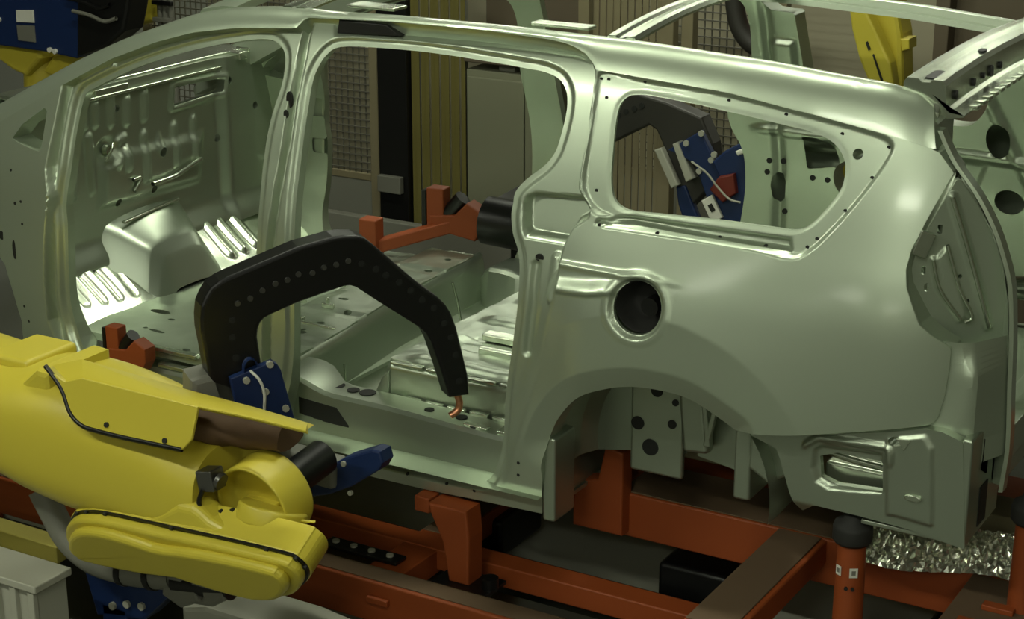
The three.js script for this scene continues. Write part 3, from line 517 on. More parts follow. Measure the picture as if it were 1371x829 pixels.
// rear roof header, roof bows, windscreen header
{
  const arch = (t, h) => h * (1 - (2 * t - 1) ** 2);
  const beam = (x0, prof, h, z0, z1, y0) => { const rows = []; for (let i = 0; i <= 24; i++) { const t = i / 24, z = lerp(z0, z1, t); rows.push(prof.map(([x, y]) => V(x0 + x - 0.5 * arch(t, h) * 0, y0 + y + arch(t, h), z))); } return toCreasedNormals(loft(rows, true, true), 0.4); };
  const h = beam(0, [[0.655, 0.0], [0.665, 0.014], [0.70, 0.014], [0.71, 0.004], [0.735, 0.004], [0.745, 0.014], [0.775, 0.012], [0.785, -0.002], [0.79, -0.07], [0.80, -0.08], [0.845, -0.085], [0.845, -0.09], [0.79, -0.1], [0.68, -0.06], [0.655, -0.02]], 0.022, -0.36, -1.68, 1.68);
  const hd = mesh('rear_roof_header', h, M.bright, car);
  const ho = [[0.792, 1.64, -0.44, 0.014], [0.792, 1.648, -0.62, 0.013], [0.792, 1.652, -0.72, 0.01], [0.792, 1.654, -0.80, 0.018], [0.792, 1.656, -0.90, 0.012]].map(([x, y, z, r]) => cyl(V(x - 0.01, y, z), V(x + 0.004, y, z), r, r, 12));
  each('header_hole', [...ho, slab(circle(0, 0, 0.035, 20, 0.05), 0, 0.004, 0, frame(V(0.722, 1.690, -0.45), V(1, 0, 0), V(0, 0.06, -0.998), V(0, 0.998, 0.06))), slab(circle(0, 0, 0.012, 14, 0.025), 0, 0.004, 0, frame(V(0.76, 1.714, -0.80), V(1, 0, 0), V(0, 0.03, -1), V(0, 1, 0.03)))], M.dark, hd);
  for (let i = 0; i < 19; i++) { const z = -0.46 - i * 0.062, t = (0.10 + i * 0.062) / 1.32; mesh('header_tab', box(0.835, 0.862, 1.592 + arch(clamp(t), 0.022), 1.607 + arch(clamp(t), 0.022), z - 0.018, z + 0.018, 0.004), M.bright, hd); }
  const gus = slab([[0.33, 1.52], [0.345, 1.60], [0.38, 1.655], [0.50, 1.668], [0.49, 1.60], [0.42, 1.55], [0.375, 1.50]], 0.71, 0.775, 0.012, frame(V(0, 0, 0), V(0, 0, -1), V(0, 1, 0), V(1, 0, 0)));
  mesh('header_gusset', gus, M.bright, car); mesh('header_gusset', mirrored(gus, ZC), M.bright, car);
  const bow = [[-0.055, 0], [-0.045, 0.012], [-0.02, 0.012], [-0.014, 0.002], [0.014, 0.002], [0.02, 0.012], [0.045, 0.012], [0.055, 0], [0.055, -0.008], [-0.055, -0.008]];
  for (const [x, y] of [[-0.30, 1.722], [-1.62, 1.715]]) mesh('roof_bow', beam(x, bow, 0.045, -0.365, -1.675, y), M.bright, car);
  mesh('windscreen_header', beam(-1.98, [[-0.10, -0.05], [-0.08, -0.02], [0.02, 0.0], [0.08, 0.0], [0.08, -0.03], [-0.02, -0.06]], 0.05, -0.38, -1.66, 1.70), M.steel, car);
  each('rail_bracket', [box(-0.66, -0.44, 1.732, 1.745, -0.46, -0.40, 0.004), box(-1.42, -1.22, 1.732, 1.744, -0.5, -0.41, 0.004)], M.bright, car);
}
// dash panel: u = -z across the car, v = height
const DX = -2.9;
{
  const fr = frame(V(DX, 0, 0), V(0, 0, -1), V(0, 1, 0), V(1, 0, 0));
  const U = L => L.map(([z, y]) => [-z, y]);
  const win = U(O.dashwin), beads = O.beads.map(U), holes = U(O.dashholes), kh = U(O.keyhole)[0], gr = U(O.grommet)[0];
  const ins = (u, v) => {
    let f = Math.min(u - 0.27, 1.80 - u, v - 0.50, 1.25 - v, sdPoly(win, u, v));
    holes.forEach(([a, b], i) => { const r = i > 5 ? 0.010 : 0.018; f = Math.min(f, Math.hypot((u - a), (v - b)) - r); });
    f = Math.min(f, Math.max(Math.hypot((u - kh[0]) / 0.02, (v - kh[1] + 0.03) / 0.022) - 1, -1) * 0.02);
    return f;
  };
  const z = (u, v) => {
    let q = 0; for (const b of beads) q += 0.016 * (1 - sst(0.008, 0.026, sdLine(b, u, v)));
    q += 0.02 * sst(0, 0.05, -sdPoly([[0.62, 0.72], [1.3, 0.70], [1.35, 0.95], [0.66, 0.98]], u, v));
    q += 0.03 * sst(1.42, 1.50, u); q -= 0.012 * (1 - sst(0.05, 0.075, Math.hypot((u - gr[0]), (v - gr[1]))));
    q += 0.012 * (1 - sst(0.005, 0.02, Math.abs(sdPoly(win, u, v) - 0.012))) + 0.05 * sst(0.62, 0.50, v);
    q += 0.010 * (1 - sst(0.02, 0.04, Math.hypot((u - kh[0]) / 0.7, (v - kh[1]) / 1.6)));
    return q;
  };
  const P = sheet({ x0: 0.1, x1: 1.94, y0: 0.48, y1: 1.27, step: 0.010, inside: ins, z, wall: (u, v) => -0.02 });
  mesh('dash_panel', P.map(g => g.applyMatrix4(fr)), M.inner, car);
  mesh('bead_rod', tube(O.rod.slice(2).map(([a, b]) => V(DX + 0.045, b, a)), 0.011, 24, 8), M.bright, car);
  mesh('bead_rod', tube(O.rod.slice(0, 2).concat([[O.rod[0][0], O.rod[0][1] - 0.05]]).map(([a, b]) => V(DX + 0.03, b, a)), 0.009, 12, 8), M.bright, car);
  mesh('grommet', join([cyl(V(DX - 0.005, gr[1] + 0.015, -gr[0] - 0.0), V(DX + 0.015, gr[1] + 0.015, -gr[0]), 0.026, 0.02, 14), tube([V(DX + 0.02, gr[1] + 0.04, -gr[0] - 0.02), V(DX + 0.03, gr[1] + 0.02, -gr[0]), V(DX + 0.02, gr[1] - 0.03, -gr[0] + 0.03)], 0.007, 8, 6)]), M.bright, car);
  // cowl: lit upper channel, dark band, lower lit edge
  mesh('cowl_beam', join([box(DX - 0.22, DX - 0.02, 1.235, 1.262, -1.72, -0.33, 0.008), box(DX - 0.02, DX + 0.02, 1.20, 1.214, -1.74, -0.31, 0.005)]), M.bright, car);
  mesh('cowl_channel', join([box(DX - 0.24, DX - 0.20, 1.10, 1.25, -1.72, -0.32, 0.01), box(DX - 0.22, DX - 0.0, 1.19, 1.205, -1.72, -0.32, 0.004)]), M.inner, car);
  each('cowl_bracket', [box(DX - 0.03, DX + 0.05, 1.225, 1.262, -1.62, -1.56, 0.006), box(DX - 0.05, DX + 0.03, 1.235, 1.268, -1.70, -1.655, 0.006), box(DX - 0.015, DX + 0.012, 1.205, 1.24, -0.86, -0.66, 0.004)], M.bright, car);
  // toe board with pressed ribs
  const n = V(0.62, 0.78, 0).normalize(), ey = V(-0.78, 0.62, 0).normalize();
  const tf = frame(V(-2.665, 0.355, 0), V(0, 0, -1), ey, n);
  const ribs = [[[0.36, 0.10], [0.36, 0.36]], [[0.45, 0.08], [0.45, 0.38]], [[0.54, 0.07], [0.54, 0.38]], [[0.63, 0.06], [0.63, 0.36]], [[1.28, 0.08], [1.28, 0.36]], [[1.37, 0.08], [1.37, 0.38]], [[1.46, 0.08], [1.46, 0.36]], [[0.27, 0.05], [0.27, 0.2], [0.20, 0.2], [0.20, 0.08]]];
  const T = sheet({ x0: 0.10, x1: 1.94, y0: -0.02, y1: 0.52, step: 0.011, inside: (u, v) => Math.min(u - 0.24, 1.82 - u, v + 0.01, 0.48 - v, (Math.hypot((u - 0.30) / 0.06, (v - 0.36) / 0.05) - 1) * 0.05), z: (u, v) => { let q = noise.noise(u * 5, v * 5, 3) * 0.010; ribs.forEach((r, i) => { q += i < 4 ? -0.011 * (1 - sst(0.005, 0.018, sdLine(r, u, v))) : i < 7 ? 0.014 * (1 - sst(0.010, 0.034, sdLine(r, u, v))) : -0.012 * (1 - sst(0.004, 0.016, sdLine(r, u, v))); }); return q; }, wall: () => -0.02 });
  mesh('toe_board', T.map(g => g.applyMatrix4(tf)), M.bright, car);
  mesh('pedal_bracket', box(-2.86, -2.80, 0.56, 0.66, -0.36, -0.24, 0.02), M.red, car);
  // tunnel hump
  const hp = (x, y, z) => V(x, y, z);
  const rows = [
    [hp(-2.90, 0.45, -0.56), hp(-2.92, 0.66, -0.66), hp(-2.92, 0.69, -0.86), hp(-2.92, 0.69, -1.02), hp(-2.92, 0.66, -1.16), hp(-2.90, 0.45, -1.28)],
    [hp(-2.82, 0.40, -0.60), hp(-2.85, 0.62, -0.70), hp(-2.85, 0.655, -0.86), hp(-2.85, 0.655, -1.02), hp(-2.85, 0.62, -1.12), hp(-2.82, 0.40, -1.24)],
    [hp(-2.70, 0.36, -0.68), hp(-2.74, 0.54, -0.76), hp(-2.745, 0.568, -0.83), hp(-2.745, 0.568, -1.02), hp(-2.74, 0.54, -1.08), hp(-2.70, 0.36, -1.18)],
    [hp(-2.665, 0.352, -0.72), hp(-2.70, 0.49, -0.80), hp(-2.705, 0.51, -0.85), hp(-2.705, 0.51, -1.00), hp(-2.70, 0.49, -1.06), hp(-2.665, 0.352, -1.15)],
    [hp(-2.64, 0.345, -0.78), hp(-2.645, 0.37, -0.82), hp(-2.645, 0.375, -0.87), hp(-2.645, 0.375, -0.98), hp(-2.645, 0.37, -1.03), hp(-2.64, 0.345, -1.10)]];
  const c = rows.map(r => new THREE.CatmullRomCurve3(r, false, 'catmullrom', 0.3).getPoints(24));
  const fine = []; for (let i = 0; i + 1 < c.length; i++) for (let k = 0; k < 6; k++) fine.push(c[i].map((p, j) => p.clone().lerp(c[i + 1][j], k / 6))); fine.push(c[c.length - 1]);
  mesh('tunnel_hump', loft(fine), M.inner, car);
  mesh('hump_strip', bar(V(-2.84, 0.665, -0.72), V(-2.88, 0.675, -1.12), 0.02, 0.012, 0.004), M.bright, car);
}
// floor
{
  const fr = frame(V(0, 0.36, 0), V(1, 0, 0), V(0, 0, -1), V(0, 1, 0));
  const H = O.floorholes.map(([x, z], i) => [x, -z, [0.05, 0.07, 0.045, 0.018, 0.012, 0.02][i], [0.022, 0.018, 0.010, 0.010, 0.01, 0.012][i]]).concat(O.floorholes2.map(([x, z], i) => [x, -z, [0.022, 0.012, 0.026, 0.026, 0.018, 0.016, 0.02, 0.03, 0.022, 0.014, 0.016, 0.02, 0.02, 0.016][i], 0.015]));
  const edge = [[0.15, -1.585], [0.68, -1.64], [1.04, -1.685], [1.85, -1.73]], ex = lin(edge);
  const ins = (x, w) => { let f = Math.min(x + 2.70, ex(w) - x, w - 0.20, 1.80 - w); for (const [a, b, r, s] of H) f = Math.min(f, (Math.hypot((x - a) / r, (w - b) / s) - 1) * s); return f; };
  const raised = sst;
  const z = (x, w) => 0.012 * sst(0.03, 0.05, Math.abs(((w + 0.07) % 0.34) - 0.17)) * sst(-1.98, -1.9, x) + noise.noise(x * 6, w * 6, 1) * 0.006 + noise.noise(x * 16, w * 16, 4) * 0.002 + 0.05 * sst(-2.02, -1.98, x);
  const P = sheet({ x0: -2.72, x1: -1.55, y0: 0.14, y1: 1.86, step: 0.010, inside: ins, z, wall: () => -0.03 });
  mesh('front_floor', P.map(g => g.applyMatrix4(fr)), M.inner, car);
  mesh('sill_flange', join([box(-2.25, -2.02, 0.355, 0.375, -0.215, -0.185, 0.006), box(-2.2, -2.05, 0.30, 0.32, -0.20, -0.165, 0.006)]), M.bright, car);
  mesh('floor_pan', join([box(-2.62, -1.6, 0.20, 0.215, -1.88, -0.15, 0), box(-1.62, -0.44, 0.09, 0.105, -1.88, -0.15, 0), box(-0.46, 0.95, 0.52, 0.535, -1.66, -0.38, 0), box(-0.47, -0.45, 0.1, 0.53, -1.88, -0.15, 0)]), M.inner, car);
  // seat studs
  for (const [x, z] of O.brk) mesh('seat_stud', join([box(x - 0.03, x + 0.03, 0.415, 0.437, z - 0.008, z + 0.008, 0.004), box(x - 0.006, x + 0.006, 0.43, 0.46, z - 0.006, z + 0.006, 0.003)]), M.bright, car);
  each('seat_rail', [bar(V(-2.0, 0.424, -0.62), V(-1.66, 0.424, -0.60), 0.02, 0.014, 0.004), bar(V(-2.0, 0.424, -1.22), V(-1.72, 0.424, -1.20), 0.02, 0.014, 0.004)], M.bright, car);
  // heel board, curved down to the well
  const hb = []; for (let i = 0; i <= 30; i++) { const w = lerp(0.16, 1.82, i / 30), x = ex(w) + 0.002; hb.push([V(x - 0.012, 0.422, -w), V(x + 0.002, 0.412, -w), V(x + 0.012, 0.37, -w), V(x + 0.025, 0.22, -w), V(x + 0.06, 0.13, -w), V(x + 0.12, 0.106, -w)]); }
  mesh('heel_board', toCreasedNormals(loft(hb), 0.9), M.inner, car);
  each('heel_bead', [tube([V(-1.63, 0.40, -1.42), V(-1.615, 0.33, -1.43), V(-1.59, 0.2, -1.44), V(-1.5, 0.15, -1.40)], 0.006, 16, 6), tube([V(-1.545, 0.33, -0.5), V(-1.54, 0.24, -0.5)], 0.005, 8, 6)], M.bright, car);
  // raised second-row platform
  const pf = RB(-1.22, -0.47, 0.12, 0.465, -1.74, -0.30, 0.03); function RB(...a) { return box(...a); }
  const pt = sheet({ x0: -1.24, x1: -0.46, y0: 0.28, y1: 1.74, step: 0.011, inside: (x, w) => Math.min(x + 1.205, -0.47 - x, w - 0.315, 1.72 - w), z: (x, w) => 0.014 * (1 - sst(0.02, 0.05, Math.abs(((w + 0.02) % 0.26) - 0.13))) * sst(-1.16, -1.10, x) - 0.02 * (1 - sst(0.05, 0.09, Math.hypot((x + 0.95) / 2, w - 0.62))) + noise.noise(x * 6, w * 6, 8) * 0.006 + noise.noise(x * 15, w * 15, 2) * 0.003, wall: () => -0.01 });
  mesh('rear_platform', [pf].concat(pt.map(q => q.applyMatrix4(frame(V(0, 0.474, 0), V(1, 0, 0), V(0, 0, -1), V(0, 1, 0))))), M.inner, car);
  for (let i = 0; i < 4; i++) { const x = -1.19 + i * 0.155; mesh('platform_edge', box(x, x + 0.14, 0.458, 0.472, -0.318, -0.294, 0.005), M.bright, car); }
  each('platform_bracket', [box(-1.02, -0.72, 0.47, 0.50, -0.72, -0.66, 0.008), box(-0.98, -0.72, 0.47, 0.53, -0.98, -0.9, 0.012), box(-0.95, -0.6, 0.47, 0.50, -0.55, -0.52, 0.008)], M.bright, car);
  mesh('corner_gusset', slab([[-1.30, 0.14], [-1.20, 0.14], [-1.19, 0.44], [-1.23, 0.40], [-1.30, 0.25]], -0.42, -0.29, 0.012), M.inner, car);
  // sill: step, riser and top flange
  const sill = [];
  for (let i = 0; i <= 50; i++) { const x = lerp(-2.62, -0.42, i / 50), y = x < -1.30 ? lerp(lerp(0.30, 0.40, sst(-1.75, -1.6, x)), 0.355, sst(-1.55, -1.35, x)) : lerp(0.355, 0.335, sst(-1.2, -0.6, x)), b = 0.07 * sst(-1.35, -1.5, x) * sst(-1.72, -1.62, x) - 0.04 * sst(-1.62, -1.75, x); sill.push([V(x, 0.19, -0.04), V(x, 0.195, -0.13), V(x, 0.20, -0.145), V(x, y - 0.012, -0.15), V(x, y, -0.165), V(x, y, -0.275 - b), V(x, y - 0.015, -0.285 - b), V(x, 0.10, -0.30 - b)]); }
  const sg = toCreasedNormals(loft(sill), 0.5);
  mesh('sill', sg, M.inner, car); mesh('sill', mirrored(sg, ZC), M.inner, car);
  each('sill_hole', [[-1.39, -0.24, 0.03], [-1.31, -0.23, 0.024], [-1.25, -0.235, 0.032], [-0.97, -0.22, 0.018], [-0.84, -0.23, 0.022], [-0.76, -0.19, 0.02], [-0.66, -0.24, 0.014]].map(([x, z, r]) => cyl(V(x, 0.335, z), V(x, 0.3585 - 0.02 * sst(-1.2, -0.6, x), z), r, r, 14)), M.dark, car);
  mesh('sill_shade_patch', slab([[-1.50, 0.22], [-1.28, 0.215], [-1.275, 0.25], [-1.33, 0.31], [-1.50, 0.32]], -0.152, -0.1465, 0), M.dark, car);  // flat black patch painting the shadowed gap on the sill riser
  for (let i = 0; i < 7; i++) { const x = -1.12 + i * 0.095; mesh('sill_tab', box(x, x + 0.075, 0.336, 0.352, -0.292, -0.272, 0.004), M.bright, car); }
  each('weld_bracket', [box(-0.66, -0.56, 0.335, 0.35, -0.22, -0.17, 0.004), box(-0.80, -0.70, 0.337, 0.347, -0.20, -0.175, 0.003)], M.bright, car);
}
// far hinge pillar bracket and pressed cowl side
{
  mesh('pillar_bracket', slab([[-3.08, 0.60], [-2.82, 0.60], [-2.78, 0.66], [-2.80, 0.74], [-3.04, 0.745], [-3.09, 0.70]], -1.86, -1.76, 0.015, null, [circle(-2.95, 0.67, 0.036)]), M.inner, car);
  mesh('cowl_side', join([slab([[-2.90, 0.55], [-2.62, 0.60], [-2.60, 1.22], [-2.90, 1.25]], -1.90, -1.86, 0.01), slab([[-2.86, 0.72], [-2.70, 0.76], [-2.74, 0.98], [-2.84, 0.86]], -1.87, -1.82, 0.02)]), M.inner, car);
}
// ---------------------------------------------------------------- orange carrier under the car
{
  const c = thing('carrier_skid', 'orange steel carrier skid with posts holding up the car body', 'carrier');
  const m = M.orange;
  mesh('side_rail', box(-3.4, 1.6, -0.36, -0.20, 0.0, 0.115, 0.008), m, c);
  mesh('side_rail', box(-3.4, 1.6, -0.36, -0.20, -1.98, -1.86, 0.008), m, c);
  mesh('inner_rail', box(-3.4, 1.6, -0.285, -0.20, -0.33, -0.225, 0.008), m, c);
  mesh('upper_rail', box(-0.36, 1.6, -0.105, 0.065, -0.80, -0.50, 0.008), m, c);
  mesh('upper_rail', box(-0.36, 1.6, -0.105, 0.065, -1.36, -1.06, 0.008), m, c);
  mesh('end_plate', slab([[-0.50, -0.08], [-0.30, -0.08], [-0.30, 0.24], [-0.37, 0.26], [-0.40, 0.12], [-0.50, 0.10]], -0.52, -0.44, 0.008), m, c);
  for (const [x0, x1] of [[0.27, 0.45], [0.95, 1.34]]) { const q = mesh('cross_arm', box(x0, x1, -0.03, 0.062, -0.505, 0.26, 0.008), m, c); mesh('dirt_layer', box(x0 + 0.006, x1 - 0.02, 0.062, 0.067, -0.50, 0.25, 0.002), M.dirt, q); mesh('arm_foot', box(x0 + 0.03, x1 - 0.03, -0.20, -0.03, 0.02, 0.10, 0.006), m, q); }  // thin brown plates carry the dirt lying on the carrier tops
  for (const [x0, x1] of [[-1.10, -0.95], [-2.5, -2.34]]) { const q = mesh('cross_beam', box(x0, x1, -0.30, -0.204, -1.86, 0.0, 0.006), m, c); mesh('dirt_layer', box(x0 + 0.01, x1 - 0.01, -0.204, -0.198, -1.8, -0.35, 0.002), M.dirt, q); }
  mesh('dirt_layer', box(-0.34, 1.58, 0.065, 0.070, -0.79, -0.51, 0.002), M.dirt, c);
  mesh('dirt_layer', box(-3.38, 1.58, -0.20, -0.196, 0.01, 0.1, 0.002), M.dirt, c);
  for (const [x, z] of [[1.10, -0.28], [1.06, -0.14]]) mesh('lug', box(x - 0.05, x + 0.05, 0.066, 0.085, z - 0.02, z + 0.02, 0.004), m, c);
  // tapered post under the sill
  mesh('post', slab([[-0.855, 0.085], [-0.70, 0.085], [-0.69, -0.02], [-0.695, -0.20], [-0.775, -0.20], [-0.80, -0.05], [-0.85, 0.05]], -0.13, -0.03, 0.008), m, c);
  mesh('post', slab([[-0.855, 0.085], [-0.70, 0.085], [-0.69, -0.02], [-0.695, -0.20], [-0.775, -0.20], [-0.80, -0.05], [-0.85, 0.05]], -1.83, -1.73, 0.008), m, c);
  mesh('post_block', box(-0.93, -0.865, 0.03, 0.09, -0.12, -0.05, 0.006), m, c);
  mesh('post_foot', join([box(-0.83, -0.60, -0.215, -0.20, -0.14, 0.05, 0.003), cyl(V(-0.62, -0.20, -0.06), V(-0.62, -0.16, -0.06), 0.03)]), M.black, c);
  const pad = (x, z, y0, y1, cap) => { const q = mesh('locator_post', cyl(V(x, y0, z), V(x, y1, z), 0.05, 0.045, 24), m, c); mesh('rubber_cap', new THREE.LatheGeometry([[0, 0.095], [0.03, 0.095], [0.034, 0.075], [0.058, 0.066], [0.063, 0.05], [0.063, 0.012], [0.055, 0], [0, 0]].map(p => new THREE.Vector2(p[0], p[1])), 28).translate(x, y1, z), M.rubber, q); return q; };
  const p2 = pad(0.665, -0.13, -0.2, 0.262, true);
  for (const [a, s] of [[0.10, 0.026], [-0.95, 0.022]]) {
    const n = V(Math.sin(a + 0.45), 0, Math.cos(a + 0.45)), e = V(n.z, 0, -n.x);
    const tag_ = mesh('data_tag', slab([[-s / 2, -0.016], [s / 2, -0.016], [s / 2, 0.016], [-s / 2, 0.016]], 0, 0.003, 0.0005, frame(V(0.665, 0.175, -0.13).addScaledVector(n, 0.0475), e, V(0, 1, 0), n)), M.white, p2);
    mesh('tag_print', slab([[-s / 4, -0.007], [s / 4, -0.007], [s / 4, 0.008], [-s / 4, 0.008]], 0.003, 0.0036, 0, frame(V(0.665, 0.175, -0.13).addScaledVector(n, 0.0475), e, V(0, 1, 0), n)), M.grey, tag_);
  }
  each('post_bolt', [cyl(V(0.67, 0.12, -0.084), V(0.672, 0.12, -0.078), 0.006), cyl(V(0.69, 0.12, -0.088), V(0.693, 0.12, -0.083), 0.006)], M.dark, p2);
  pad(1.16, -0.34, 0.06, 0.36, false);
  mesh('locator_post', box(1.13, 1.24, 0.36, 0.62, -0.62, -0.5, 0.01), m, c);
  mesh('latch_plate', join([box(-1.33, -1.0, -0.20, -0.185, -0.10, -0.03, 0.004)]), M.black, c);
  for (let i = 0; i < 4; i++) mesh('latch_bolt', cyl(V(-1.29 + i * 0.08, -0.185, -0.065), V(-1.29 + i * 0.08, -0.178, -0.065), 0.014, 0.014, 10), M.lightgrey, c);
  mesh('slot_lug', box(-1.02, -0.93, -0.275, -0.25, 0.112, 0.135, 0.005), M.orange, c);
  // roller frame the skid stands on
  for (const x of [-3.0, -1.0, 1.0]) for (const z of [0.055, -1.92]) mesh('leg', box(x - 0.06, x + 0.06, FLOOR, -0.36, z - 0.05, z + 0.05, 0.006), m, c);
}
{ // roller track between the carrier rails
  const c = thing('roller_track', 'dark steel roller track running under the orange carrier skid', 'conveyor');
  mesh('track_beam', box(-3.6, 1.8, -0.42, -0.36, -0.62, -0.46, 0.01), M.black, c);
  mesh('track_beam', box(-3.6, 1.8, -0.42, -0.36, -1.45, -1.3, 0.01), M.black, c);
  mesh('track_edge', box(-3.6, 1.8, -0.365, -0.35, -0.47, -0.45, 0.004), M.grey, c);
  for (const x of [-2.2, -1.05, -0.1, 0.9]) mesh('drive_block', box(x - 0.14, x + 0.14, -0.40, -0.24, -0.95, -0.62, 0.02), M.black, c);
  mesh('cover_plate', box(-3.6, 1.8, -0.44, -0.425, -1.3, -0.62, 0), M.lightgrey, c);
  mesh('cover_plate', box(-3.6, 1.8, -0.46, -0.445, -0.46, -0.02, 0), M.lightgrey, c);
  for (const x of [-2.6, 0.6]) for (const z of [-0.54, -1.38]) mesh('leg', box(x - 0.05, x + 0.05, FLOOR, -0.42, z - 0.05, z + 0.05, 0.006), M.black, c);
}
// beam wrapped in dusty cardboard seen in the wheel arch
tag(mesh('packing_beam', join([slab([[-0.33, 0.10], [0.75, 0.10], [0.75, 0.165], [0.08, 0.27], [-0.05, 0.30], [-0.30, 0.28]], -1.02, -0.82, 0.01), box(0.7, 1.5, 0.066, 0.14, -1.0, -0.82, 0.01)]), M.beige), 'dusty brown support beam behind the rear wheel arch', 'beam');
// crumpled foil heaped at the rear end
{
  const r = seeded(21), P = [], I = [], nx = 80, nz = 34;
  for (let j = 0; j <= nz; j++) for (let i = 0; i <= nx; i++) {
    const u = i / nx, w = j / nz, x = lerp(0.52, 1.18, u), z = lerp(-0.44, -0.76, w) + 0.06 * Math.sin(u * 6);
    const env = Math.sin(Math.PI * clamp(u)) ** 0.4 * Math.sin(Math.PI * clamp(w)) ** 0.5;
    P.push(x + (r() - 0.5) * 0.010, 0.072 + env * (0.02 + r() * 0.045 + 0.03 * Math.abs(noise.noise(u * 9, w * 5, 2)) + 0.03 * sst(0.75, 0.95, u)), z + (r() - 0.5) * 0.010);
  }
  for (let j = 0; j < nz; j++) for (let i = 0; i < nx; i++) { const a = j * (nx + 1) + i, b = a + 1, c = a + nx + 1, d = c + 1; r() > 0.5 ? I.push(a, b, c, b, d, c) : I.push(a, b, d, a, d, c); }
  const g = new THREE.BufferGeometry(); g.setAttribute('position', new THREE.Float32BufferAttribute(P, 3)); g.setIndex(I);
  const h = g.toNonIndexed(); h.computeVertexNormals();
  tag(mesh('crumpled_foil', h, M.foil), 'crumpled shiny metal foil lying under the rear corner of the car body', 'foil');
}
// ---------------------------------------------------------------- the near welding robot
const gx = V(0.6, 0, -0.8), gn = V(0.8, 0, 0.6), gT = V(...O.gT), GF = frame(gT, gx, V(0, 1, 0), gn);
const gp = (p, d = 0) => V(p[0], p[1], d).applyMatrix4(GF);
{
  const g = thing('welding_gun', 'black C-shaped spot welding gun arm reaching through the sliding door opening', 'welding gun');
  const t = 0.05;
  const arm = mesh('gun_arm', slab(O.gun, -t, t, 0.012, GF, [], 3), M.black, g);
  O.gbolt.forEach((p, i) => mesh('bolt', i < 10 ? cyl(gp(p, t - 0.004), gp(p, t + 0.006), 0.011, 0.009, 12) : cyl(gp(p, t - 0.004), gp(p, t + 0.002), 0.012, 0.012, 12), i < 10 ? M.gunbolt : M.dark, arm));
  mesh('electrode', tube(O.gtip.map(p => gp(p)), 0.013, 20, 12), M.copper, g);
  mesh('electrode_holder', cyl(gp([0.012, 0.14]), gp([0.010, 0.075]), 0.022, 0.018, 16), M.copper, g);
  const pl = mesh('mount_plate', slab(O.gblue, t + 0.005, t + 0.035, 0.004, GF, [circle(-0.735, 0.30, 0.022, 14, 0.035)]), M.blue, g);
  O.gblueb.forEach(p => mesh('bolt', cyl(gp(p, t + 0.03), gp(p, t + 0.045), 0.012, 0.012, 8), M.lightgrey, pl));
  mesh('cable', tube([gp([-0.74, 0.30], t + 0.03), gp([-0.715, 0.27], t + 0.05), gp([-0.70, 0.22], t + 0.05), gp([-0.70, 0.16], t + 0.04)], 0.005, 16, 6), M.white, pl);
  mesh('transformer', slab([[-0.93, 0.28], [-0.86, 0.29], [-0.60, 0.16], [-0.60, -0.12], [-0.95, -0.12]], -0.09, t, 0.02, GF), M.grey, g);
  mesh('side_bracket', slab(O.bb, 0.24, 0.31, 0.008), M.blue, g);
  for (const [x, y, r] of [[2, 0.022, 0.01], [7, -0.02, 0.009]]) { const p = O.bb[x]; mesh('bolt', cyl(V(p[0], p[1] - 0.02, 0.308), V(p[0], p[1] - 0.02, 0.318), r, r, 8), M.lightgrey, g); }
  mesh('gun_link', bar(V(-1.35, 0.30, 0.30), V(-1.0, 0.28, 0.28), 0.1, 0.1, 0.02), M.grey, g);
}
